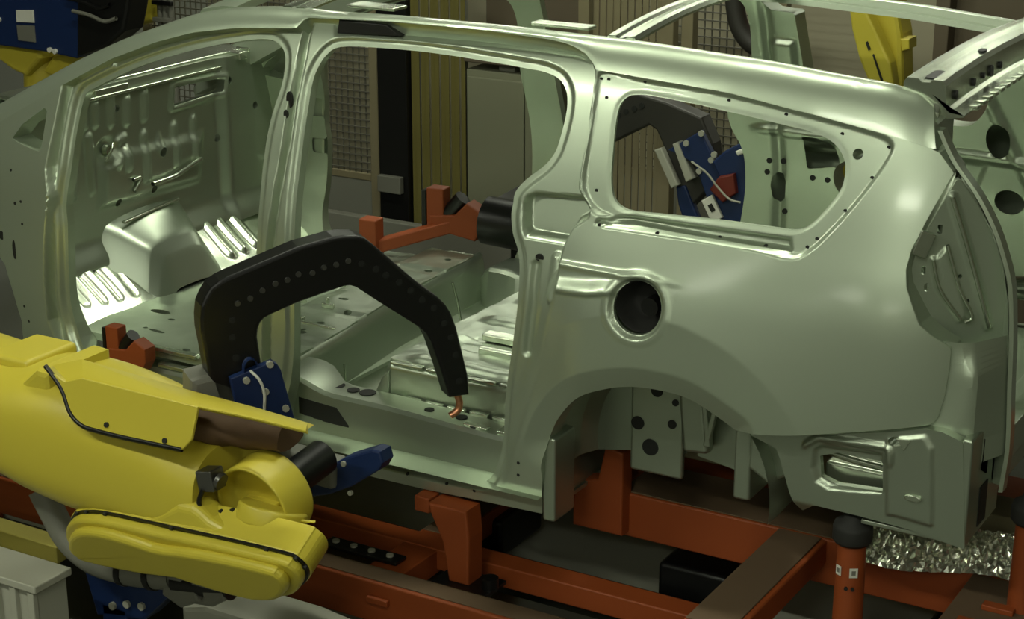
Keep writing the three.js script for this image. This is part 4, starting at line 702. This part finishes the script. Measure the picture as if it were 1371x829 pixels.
{
  const r = thing('industrial_robot', 'yellow industrial robot forearm and wrist carrying the black welding gun', 'robot');
  const m = M.yellow;
  // forearm: rounded casting lofted along its length; O.fore gives its upper and lower edge
  const secs = [ // x, y low, y high, z back, z front
    [-2.95, 0.12, 0.62, 0.34, 0.86], [-2.5, 0.16, 0.62, 0.34, 0.87], [-2.1, 0.212, 0.60, 0.36, 0.875], [-1.93, 0.175, 0.625, 0.37, 0.88], [-1.75, 0.15, 0.63, 0.38, 0.88], [-1.5, 0.145, 0.60, 0.40, 0.875], [-1.3, 0.145, 0.55, 0.42, 0.87], [-1.22, 0.148, 0.52, 0.44, 0.862], [-1.17, 0.15, 0.50, 0.46, 0.85]];
  const S = i => hermite(secs.map(s => [s[0], s[i]])), f = [1, 2, 3, 4].map(S), rows = [];
  for (let i = 0; i <= 60; i++) {
    const x = lerp(-2.95, -1.17, i / 60), [y0, y1, z0, z1] = f.map(q => q(x)), cy = (y0 + y1) / 2, cz = (z0 + z1) / 2, e = 2.7;
    rows.push(Array.from({ length: 40 }, (_, k) => { const a = -k / 40 * 2 * Math.PI, c = Math.cos(a), s = Math.sin(a); return V(x, cy + (y1 - y0) / 2 * Math.sign(s) * Math.abs(s) ** (2 / e), cz + (z1 - z0) / 2 * Math.sign(c) * Math.abs(c) ** (2 / e)); }));
  }
  const fa = mesh('forearm', loft(rows, true, true), m, r);
  mesh('wrist_fork', slab(O.fork, 0.76, 0.87, 0.03, null, [], 5), m, r);
  mesh('casting_boss', join([slab([[-1.98, 0.56], [-1.93, 0.60], [-1.86, 0.66], [-1.80, 0.655], [-1.80, 0.58]], 0.5, 0.80, 0.02), box(-2.2, -2.0, 0.55, 0.63, 0.45, 0.7, 0.02)]), m, fa);
  // racetrack gear cover, tilted down towards the aisle
  const n = V(0, -0.5, 0.86).normalize(), ey = V(0, 0.86, 0.5).normalize(), PF = frame(V(...O.plP), V(1, 0, 0), ey, n);
  const sc = (P, k, dx = 0, dy = 0) => { const c = P.reduce((s, p) => [s[0] + p[0] / P.length, s[1] + p[1] / P.length], [0, 0]); return P.map(p => { const d = Math.hypot(p[0] - c[0], p[1] - c[1]); const q = Math.max(0, d - k) / d; return [c[0] + (p[0] - c[0]) * q + dx, c[1] + (p[1] - c[1]) * q + dy]; }); };
  const smooth = P => new THREE.CatmullRomCurve3(P.map(p => V(p[0], p[1], 0)), true, 'catmullrom', 0.5).getPoints(70).slice(0, 70).map(p => [p.x, p.y]);
  const R0 = smooth(O.race);
  const cov = mesh('gear_cover', join([slab(R0, -0.10, 0.012, 0.006, PF), slab(sc(R0, 0.012), 0.016, 0.055, 0.014, PF, [], 4), slab(sc(R0, 0.05), 0.05, 0.085, 0.02, PF, [], 4)]), m, r);
  mesh('cover_gasket', slab(sc(R0, 0.004), 0.010, 0.018, 0, PF), M.black, cov);
  mesh('cover_boss', slab(smooth([[0.40, 0.06], [0.55, 0.10], [0.66, 0.09], [0.62, 0.02], [0.5, -0.01], [0.40, 0.0]]), 0.05, 0.068, 0.008, PF, [], 3), m, cov);
  for (let i = 0; i < 7; i++) { const p = R0[Math.round(8 + i * 4)]; const q = sc(R0, 0.006)[Math.round(8 + i * 4)]; mesh('cover_screw', cyl(V(q[0], q[1], 0.016).applyMatrix4(PF), V(q[0], q[1], 0.026).applyMatrix4(PF), 0.008, 0.008, 8), M.dark, cov); }
  // sheet-metal hood over the cable gland
  const hz = 0.895;
  const hN = V(0, 0.32, 1).normalize(), HF = frame(V(-1.5, 0.52, 0.90), V(1, 0, 0), V(0, hN.z, -hN.y), hN);
  const hood = mesh('cable_hood', slab(O.hood, -0.006, 0.006, 0.003, HF), m, r);
  const hr = O.hoodF.map((p, i) => { const a = V(...p), b = V(...O.hoodB[i]); return [a.clone().add(V(0, -0.004, 0)), a, a.clone().lerp(b, 0.06).add(V(0, 0.003, 0)), b, b.clone().add(V(0.01, -0.012, -0.02)), b.clone().add(V(0, -0.016, 0)), a.clone().add(V(0, -0.014, -0.01))]; });
  mesh('hood_roof', toCreasedNormals(loft(hr, true, true), 0.5), m, hood);
  mesh('hood_back', slab([[-1.80, 0.45], [-1.28, 0.45], [-1.28, 0.62], [-1.66, 0.70], [-1.80, 0.66]], 0.74, 0.75, 0.003), m, hood);
  for (const [x, y] of O.hoodS) mesh('hood_screw', cyl(V(x, y, 0.004).applyMatrix4(HF), V(x, y, 0.012).applyMatrix4(HF), 0.009, 0.009, 10), M.dark, hood);
  mesh('hood_gasket', tube(O.gask.map(p => V(p[0], p[1], p[2] + 0.004)), 0.0085, 40, 6), M.black, hood);
  // leather sleeve round the cables under the hood
  const sl = []; for (let i = 0; i <= 16; i++) { const t = i / 16, x = lerp(-1.34, -0.95, t), y = lerp(0.56, 0.545, t), R0_ = 0.088 - 0.035 * t; sl.push(Array.from({ length: 16 }, (_, k) => { const a = k / 16 * 2 * Math.PI, R = R0_ * (1 + 0.22 * noise.noise(t * 6, Math.cos(a) * 1.6, Math.sin(a) * 1.6 + 4)); return V(x, y + R * Math.sin(a) * 0.9, 0.68 - 0.06 * t + R * 1.3 * Math.cos(a)); })); }
  mesh('cable_sleeve', loft(sl, true, true), M.leather, r);
  // wrist
  const ax = V(-0.05, -0.15, 0.99).normalize(), dc = V(-1.00, 0.345, 0.70);
  const e1 = V(0, 1, 0).addScaledVector(ax, -ax.y).normalize(), e2 = new THREE.Vector3().crossVectors(e1, ax);
  const DF = frame(dc, e2, e1, ax);
  const drum = new THREE.LatheGeometry([[0.001, -0.08], [0.13, -0.08], [0.142, -0.072], [0.146, -0.06], [0.146, 0.055], [0.143, 0.06], [0.136, 0.06], [0.134, 0.052], [0.13, -0.01], [0.001, -0.012]].map(p => new THREE.Vector2(p[0], p[1])), 56).rotateX(Math.PI / 2);
  const wr = mesh('wrist_drum', drum.applyMatrix4(DF), m, r);
  mesh('wrist_block', join([box(-0.075, 0.055, -0.09, 0.0, -0.02, 0.045, 0.008).applyMatrix4(DF)]), m, wr);
  mesh('wrist_motor', join([box(-0.03, 0.035, -0.035, 0.035, -0.035, 0.03, 0.006).rotateZ(0.2).translate(-1.135, 0.425, 0.80), cyl(V(-1.10, 0.43, 0.80), V(-1.085, 0.425, 0.80), 0.028, 0.028, 14)]), M.gunbolt, wr);
  mesh('motor_cable', tube([V(-1.14, 0.40, 0.83), V(-1.15, 0.35, 0.84), V(-1.12, 0.32, 0.84)], 0.008, 12, 6), M.black, wr);
  for (const [x, y, z] of [[-1.05, 0.335, 0.79], [-1.0, 0.335, 0.79], [-0.96, 0.343, 0.775], [-1.09, 0.325, 0.80]]) mesh('wrist_screw', cyl(V(x, y, z), V(x - 0.004, y - 0.002, z + 0.012), 0.008, 0.008, 8), M.dark, wr);
  const up = n.clone().multiplyScalar(-1), rc = V(-0.955, 0.262, 0.745);
  const ring = new THREE.LatheGeometry([[0.001, -0.02], [0.112, -0.02], [0.112, 0.012], [0.106, 0.012], [0.106, 0.028], [0.113, 0.03], [0.113, 0.075], [0.105, 0.085], [0.001, 0.088]].map(p => new THREE.Vector2(p[0], p[1])), 48);
  ring.applyMatrix4(new THREE.Matrix4().compose(rc, new THREE.Quaternion().setFromUnitVectors(V(0, 1, 0), V(0.05, 0.93, -0.36).normalize()), V(1, 1, 1)));
  mesh('wrist_ring', ring, m, r);
  mesh('wrist_lip', bar(V(-1.03, 0.325, 0.80), V(-0.80, 0.315, 0.70), 0.012, 0.006, 0.002), m, r);
  mesh('tool_flange', cyl(dc.clone().addScaledVector(ax, -0.08), dc.clone().addScaledVector(ax, -0.3), 0.06, 0.06, 28), M.black, r);
  // elbow, upper arm and base, outside the frame
  mesh('elbow', cyl(V(-2.95, 0.37, 0.95), V(-2.95, 0.37, 0.25), 0.30, 0.30, 36), m, r);
  mesh('upper_arm', bar(V(-2.95, 0.37, 1.06), V(-3.35, -0.25, 1.06), 0.2, 0.36, 0.06), m, r);
  mesh('base', join([cyl(V(-3.4, FLOOR, 1.06), V(-3.4, -0.25, 1.06), 0.42, 0.34, 32), box(-3.85, -2.95, FLOOR, FLOOR + 0.06, 0.6, 1.5, 0.01)]), m, r);
}
{ // hose pack slung below the forearm
  const h = thing('hose_pack', 'grey cable hose bundle slung under the yellow robot forearm', 'hose');
  const pts = O.hose.map(p => V(...p));
  mesh('hose', tube(pts, 0.048, 48, 14), M.grey, h);
  for (const t of [0.70, 0.86]) { const c = new THREE.CatmullRomCurve3(pts), p = c.getPoint(t), d = c.getTangent(t); mesh('hose_clamp', cyl(p.clone().addScaledVector(d, -0.012), p.clone().addScaledVector(d, 0.012), 0.053, 0.053, 18), M.black, h); }
  mesh('hose_bracket', slab([[-1.50, -0.14], [-1.49, 0.02], [-1.46, 0.04], [-1.43, -0.02], [-1.30, 0.0], [-1.22, -0.02], [-1.22, -0.09], [-1.28, -0.13], [-1.36, -0.14], [-1.42, -0.17]], 0.58, 0.66, 0.012, null, [circle(-1.385, -0.06, 0.014), circle(-1.33, -0.10, 0.012)]), M.grey, h);
  mesh('hose_coupling', cyl(V(-1.46, -0.09, 0.62), V(-1.22, -0.06, 0.62), 0.045, 0.04, 16), M.black, h);
}
{ // blue terminal box below the hose
  const b = thing('terminal_box', 'dark blue bracket box below the grey hose bundle', 'bracket');
  mesh('body', slab([[-2.03, -0.10], [-1.95, -0.14], [-1.84, -0.17], [-1.58, -0.14], [-1.60, -0.24], [-1.72, -0.36], [-1.95, -0.40]], 0.42, 0.52, 0.012), M.blue, b);
  mesh('post', box(-1.92, -1.80, FLOOR, -0.34, 0.42, 0.52, 0.008), M.blue, b);
  for (const [x, y] of [[-1.86, -0.335], [-1.72, -0.30], [-1.79, -0.31]]) mesh('bolt', cyl(V(x, y, 0.518), V(x, y, 0.532), 0.015, 0.015, 8), M.lightgrey, b);
}
{ // pale ribbed box beside the robot
  const b = thing('ribbed_box', 'pale grey ribbed steel box with a flat shiny lid beside the robot', 'box');
  mesh('lid', box(-2.60, -1.885, -0.15, -0.12, 0.685, 0.865, 0.006), M.lightgrey, b);
  mesh('body', box(-2.58, -1.91, FLOOR, -0.15, 0.69, 0.84, 0.006), M.lightgrey, b);
  for (let i = 0; i < 8; i++) mesh('rib', box(-2.53 + i * 0.085, -2.50 + i * 0.085, FLOOR, -0.155, 0.835, 0.858, 0.004), M.lightgrey, b);
}
tag(mesh('guard_rail', join([box(-3.4, -2.17, -0.27, -0.20, 0.385, 0.475, 0.006), box(-2.3, -2.24, FLOOR, -0.26, 0.39, 0.47, 0.004), box(-3.3, -3.24, FLOOR, -0.26, 0.39, 0.47, 0.004)]), M.strip), 'yellow painted guard rail behind the ribbed box', 'rail');
{
  const b = thing('machine_cover', 'pale olive machine cover under the yellow robot wrist', 'cover');
  mesh('panel', slab([[-1.56, -0.27], [-1.45, -0.24], [-1.10, -0.24], [-0.60, -0.30], [-0.60, FLOOR], [-1.56, FLOOR]], 0.28, 0.50, 0.02), M.lightgrey, b);
  mesh('port', join([cyl(V(-1.16, -0.28, 0.496), V(-1.16, -0.28, 0.505), 0.022, 0.022, 14), bar(V(-1.19, -0.25, 0.50), V(-1.15, -0.29, 0.50), 0.01, 0.01, 0.002)]), M.dark, b);
}
// ---------------------------------------------------------------- orange clamps of the framing station
function clamp_(label, p, s, ry) {
  const c = thing('clamp_unit', label, 'clamp', null, p); c.rotation.y = ry;
  mesh('jaw_post', box(-0.035, 0.035, -0.04, 0.13, -0.03, 0.03, 0.006).scale(s, s, s), M.orange, c);
  mesh('jaw', slab([[-0.02, -0.02], [0.16, -0.05], [0.19, 0.0], [0.19, 0.06], [0.13, 0.09], [0.08, 0.04], [-0.02, 0.03]], -0.035, 0.035, 0.006).scale(s, s, s), M.orange, c);
  mesh('cylinder', cyl(V(0.04 * s, 0.03 * s, 0), V(0.10 * s, 0.10 * s, 0), 0.03 * s, 0.03 * s, 14), M.black, c);
  mesh('side_plate', box(-0.055, -0.037, -0.05, 0.12, -0.03, 0.03, 0.003).scale(s, s, s), M.black, c);
  return c;
}
{
  const c = clamp_('orange clamp standing at the front door sill', [-2.36, 0.345, -0.12], 0.9, 0);
  const f = clamp_('orange clamp arm reaching over the far door sill', [-1.98, 0.52, -1.86], 1.25, 0.1);
  mesh('arm', join([bar(V(-0.30, -0.13, 0.14), V(0.10, 0.0, 0.0), 0.07, 0.06, 0.01), box(-0.32, -0.23, -0.17, 0.02, 0.10, 0.18, 0.008)]), M.orange, f);
  mesh('mast', join([box(0.15, 0.25, -0.04, 0.06, -0.47, 0.0, 0.01), box(0.15, 0.25, FLOOR - 0.52, 0.06, -0.57, -0.45, 0.01)]), M.black, f);
  mesh('drum', cyl(V(0.22, 0.02, -0.05), V(0.50, 0.0, -0.05), 0.11, 0.11, 20), M.black, f);
}
// ---------------------------------------------------------------- background: fence, cabinets, columns
const FZ = -3.6;
function fencePanel(x0, x1, y0, y1, label) {
  const f = thing('wire_fence', label, 'fence', 'wire mesh safety fence');
  for (const x of [x0, x1]) mesh('post', box(x - 0.03, x + 0.03, FLOOR, y1 + 0.03, FZ - 0.03, FZ + 0.03, 0.005), M.beige, f);
  mesh('top_rail', box(x0, x1, y1 - 0.02, y1 + 0.02, FZ - 0.015, FZ + 0.015, 0.004), M.beige, f);
  mesh('bottom_rail', box(x0, x1, y0 - 0.02, y0 + 0.02, FZ - 0.015, FZ + 0.015, 0.004), M.beige, f);
  const L = []; const p = 0.042;
  for (let x = x0 + p; x < x1 - 0.03; x += p) L.push(new THREE.BoxGeometry(0.007, y1 - y0, 0.007).translate(x, (y0 + y1) / 2, FZ));
  for (let y = y0 + p; y < y1; y += p) L.push(new THREE.BoxGeometry(x1 - x0, 0.007, 0.007).translate((x0 + x1) / 2, y, FZ + 0.007));
  mesh('wire_mesh', L, M.wire, f).userData.kind = 'stuff';
  mesh('kick_plate', box(x0 + 0.03, x1 - 0.03, FLOOR, y0 - 0.02, FZ - 0.01, FZ + 0.01, 0.003), M.kick, f);
  return f;
}
fencePanel(-3.93, -3.52, 0.15, 1.9, 'narrow wire mesh fence panel beside the dark column');
fencePanel(-1.98, -1.05, 0.4, 1.9, 'wire mesh fence panel behind the roof bow of the car body');
fencePanel(-5.2, -3.99, 0.15, 1.9, 'wide wire mesh fence panel beyond the front of the car body');
tag(mesh('backing_board', box(-5.4, -0.2, FLOOR, 1.35, -4.45, -4.4, 0.004), M.board), 'pale beige board wall standing behind the wire fence', 'partition');
{
  const c = thing('steel_column', 'dark steel column between the wire fence and the slatted curtain', 'column');
  mesh('web', box(-3.47, -3.27, FLOOR + 0.02, CEIL, FZ - 0.05, FZ + 0.06, 0.006), M.black, c);
  mesh('foot_plate', box(-3.50, -3.24, FLOOR, FLOOR + 0.02, FZ - 0.12, FZ + 0.12, 0.003), M.black, c);
  mesh('foot_bracket', box(-3.46, -3.30, 0.10, 0.2, FZ + 0.06, FZ + 0.1, 0.006), M.grey, c);
}
{
  const c = thing('strip_curtain', 'yellowish slatted welding curtain beside the dark column', 'curtain');
  mesh('head_rail', box(-3.26, -2.905, 1.50, 1.56, FZ + 0.0, FZ + 0.06, 0.005), M.grey, c);
  for (let i = 0; i < 11; i++) { const x = -3.26 + i * 0.033; mesh('slat', box(x, x + 0.028, -0.2 + 0.0, 1.50, FZ + 0.02 + (i % 2) * 0.012, FZ + 0.026 + (i % 2) * 0.012, 0.002), M.curtain, c); }
  for (const x of [-3.24, -2.925]) mesh('stand', box(x - 0.015, x + 0.015, FLOOR, 1.5, FZ - 0.02, FZ + 0.01, 0.003), M.grey, c);
}
{
  const c = thing('control_cabinet', 'grey-green sheet steel control cabinet with a plain door', 'cabinet');
  mesh('body', box(-2.90, -2.38, FLOOR + 0.1, 0.86, FZ - 0.3, FZ + 0.02, 0.01), M.cabinet, c);
  mesh('door', box(-2.885, -2.52, FLOOR + 0.16, 0.82, FZ + 0.02, FZ + 0.04, 0.006), M.cabinet, c);
  mesh('side_trim', box(-2.51, -2.39, FLOOR + 0.16, 0.82, FZ + 0.02, FZ + 0.045, 0.006), M.cabinet, c);
  mesh('plinth', box(-2.88, -2.40, FLOOR, FLOOR + 0.1, FZ - 0.28, FZ, 0.004), M.black, c);
  mesh('top_duct', box(-2.9, -2.2, 0.90, 0.98, FZ - 0.2, FZ + 0.05, 0.008), M.duct, c);
  mesh('duct_bracket', box(-2.7, -2.6, 0.86, 0.90, FZ - 0.1, FZ, 0.004), M.grey, c);
}
tag(mesh('partition_panel', join([box(-3.0, -2.02, 1.0, 1.5, FZ - 0.4, FZ - 0.36, 0.006), box(-2.98, -2.92, FLOOR, 1.0, FZ - 0.4, FZ - 0.36, 0.004), box(-2.10, -2.04, FLOOR, 1.0, FZ - 0.4, FZ - 0.36, 0.004)]), M.duct), 'brown partition panel above the grey control cabinet', 'partition');
tag(mesh('low_wall', box(-4.2, -2.2, FLOOR, 0.02, -3.3, -3.24, 0.01), M.kick), 'low grey guard plate at the foot of the fence', 'guard');
{
  const c = thing('fence_gate', 'beige boarded gate with thin upright slats seen through the rear quarter window', 'gate');
  mesh('frame', join([box(-1.80, -1.74, FLOOR, 1.5, -2.9, -2.84, 0.005), box(-1.36, -1.29, FLOOR, 1.5, -2.9, -2.84, 0.005), box(-1.25, -1.19, FLOOR, 1.5, -2.9, -2.84, 0.005)]), M.beige, c);
  for (let i = 0; i < 10; i++) mesh('slat', box(-1.735 + i * 0.038, -1.703 + i * 0.038, FLOOR + 0.3, 1.48, -2.88, -2.872, 0.002), M.beige, c);
}
tag(mesh('back_cabinet', join([box(-0.2, 1.5, FLOOR, 1.7, -3.9, -3.6, 0.01), box(-0.25, -0.18, FLOOR, 1.8, -3.6, -3.5, 0.006)]), M.duct), 'tall brown cabinet wall behind the rear roof header', 'cabinet');
// ---------------------------------------------------------------- far robot with its welding gun, seen through the quarter window
{
  const g = thing('welding_gun', 'welding gun with dark arm and blue bolted plates beyond the quarter window', 'welding gun');
  const fz = -2.45, q = (L) => L.map(p => [p[0], p[1]]);
  mesh('gun_arm', slab(O.farArm, fz - 0.05, fz + 0.05, 0.01), M.farblack, g);
  O.farArmB.forEach(p => mesh('bolt', cyl(V(p[0], p[1], fz + 0.046), V(p[0], p[1], fz + 0.053), 0.014, 0.014, 10), M.dark, g));
  const pl = mesh('mount_plate', slab(O.farBlue, fz + 0.06, fz + 0.10, 0.006), M.blue, g);
  O.farBlueB.forEach(p => mesh('bolt', cyl(V(p[0], p[1], fz + 0.098), V(p[0], p[1], fz + 0.11), 0.014, 0.014, 8), M.lightgrey, pl));
  mesh('side_plate', slab(O.farBlue2, fz - 0.02, fz + 0.12, 0.01), M.blue, g);
  mesh('clevis', slab(O.farGrey1, fz + 0.05, fz + 0.09, 0.006), M.lightgrey, g);
  mesh('clevis', slab(O.farGrey2, fz + 0.05, fz + 0.11, 0.006), M.lightgrey, g);
  mesh('strut', slab(O.farBlue3, fz + 0.02, fz + 0.06, 0.008), M.blue, g);
  mesh('red_block', slab(O.farRed, fz + 0.11, fz + 0.15, 0.008), M.red, g);
  mesh('cable', tube(O.farCable.map(p => V(p[0], p[1], fz + 0.17)), 0.005, 20, 6), M.lightgrey, g);
  mesh('name_plate', slab(O.farPlate, fz + 0.12, fz + 0.14, 0.004), M.white, g);
  mesh('plate_print', slab(O.farPlateP, fz + 0.14, fz + 0.142, 0), M.dark, g);
  mesh('holder', slab(O.farWhite, fz + 0.12, fz + 0.17, 0.006), M.white, g);
  mesh('support_mast', join([box(-0.78, -0.62, FLOOR, 0.75, fz - 0.1, fz, 0.02)]), M.black, g);
}
{ // upright yellow arm above the far roof rail
  const r = thing('industrial_robot', 'upright yellow robot arm link standing behind the far rear pillar', 'robot');
  mesh('arm_plate', slab(O.yArm, -2.50, -2.42, 0.012), M.yellow, r);
  mesh('arm_link', slab(O.yArm2, -2.66, -2.50, 0.02), M.yellow, r);
  mesh('slot', join([slab(O.ySlot, -2.419, -2.416, 0), slab(O.ySlot2, -2.419, -2.416, 0)]), M.dark, r);
  mesh('stop_block', slab(O.yLug, -2.6, -2.5, 0.006), M.yellow, r);
  mesh('column', cyl(V(-0.38, FLOOR, -2.6), V(-0.38, 0.95, -2.56), 0.14, 0.1, 24), M.yellow, r);
}
{ // thick cable loop and red valve block near it
  const h = thing('cable_loop', 'thick dark cable loop hanging in front of the wire fence', 'cable');
  mesh('cable', tube(O.loop.map(p => V(...p)), 0.045, 40, 12), M.farblack, h);
  mesh('valve_block', join([box(-0.05, 0.05, -0.1, 0.08, -0.04, 0.04, 0.015).translate(...O.redC), cyl(V(O.redC[0] + 0.03, O.redC[1], O.redC[2]), V(O.redC[0] + 0.03, O.redC[1] + 0.5, O.redC[2]), 0.03)]), M.red, h);
}
// ---------------------------------------------------------------- robot with a blue gun beyond the windscreen pillar
{
  const g = thing('welding_gun', 'blue framed welding gun with black transformer beyond the windscreen pillar', 'welding gun');
  const z = -3.0;
  mesh('frame_plate', slab(O.tlBlue, z - 0.05, z + 0.05, 0.01), M.blue, g);
  mesh('transformer', slab(O.tlBlack, z - 0.12, z + 0.06, 0.02), M.black, g);
  mesh('insert', slab(O.tlIns, z + 0.05, z + 0.06, 0.002), M.white, g);
  mesh('insert', slab(O.tlIns2, z + 0.05, z + 0.06, 0.002), M.grey, g);
  O.tlB.forEach(p => mesh('bolt', cyl(V(p[0], p[1], z + 0.05), V(p[0], p[1], z + 0.065), 0.016, 0.016, 8), M.white, g));
  mesh('cable', tube(O.tlCable.map(p => V(p[0], p[1], z + 0.09)), 0.012, 24, 8), M.grey, g);
  mesh('cable', tube(O.tlCable.map(p => V(p[0] - 0.06, p[1] + 0.07, z + 0.07)), 0.012, 24, 8), M.black, g);
  const r = thing('industrial_robot', 'yellow robot wrist under the blue framed welding gun', 'robot');
  mesh('wrist', slab(O.tlY1, z - 0.22, z - 0.02, 0.03, null, [], 4), M.yellow, r);
  mesh('wrist_link', slab(O.tlY2, z - 0.3, z - 0.1, 0.03, null, [], 4), M.yellow, r);
  mesh('arm', slab(O.tlY3, z - 0.45, z - 0.3, 0.03, null, [], 4), M.yellow, r);
  mesh('column', cyl(V(O.tlY1[0][0] + 0.15, FLOOR, z - 0.2), V(O.tlY1[0][0] + 0.15, O.tlY1[0][1] - 0.1, z - 0.2), 0.2, 0.12, 24), M.yellow, r);
}
{
  const t = thing('pipe_rack', 'grey pipe rack with couplings behind the windscreen header', 'pipes');
  for (const p of O.pipes) mesh('pipe', cyl(V(p, FLOOR, -3.3), V(p, 2.6, -3.3), 0.018, 0.018, 10), M.grey, t);
  for (let i = 0; i < 6; i++) mesh('coupling', box(O.pipes[0] - 0.03, O.pipes[2] + 0.03, 1.0 + i * 0.1, 1.025 + i * 0.1, -3.29, -3.26, 0.004), i % 2 ? M.black : M.grey, t);
}
renderer.render(scene, camera);
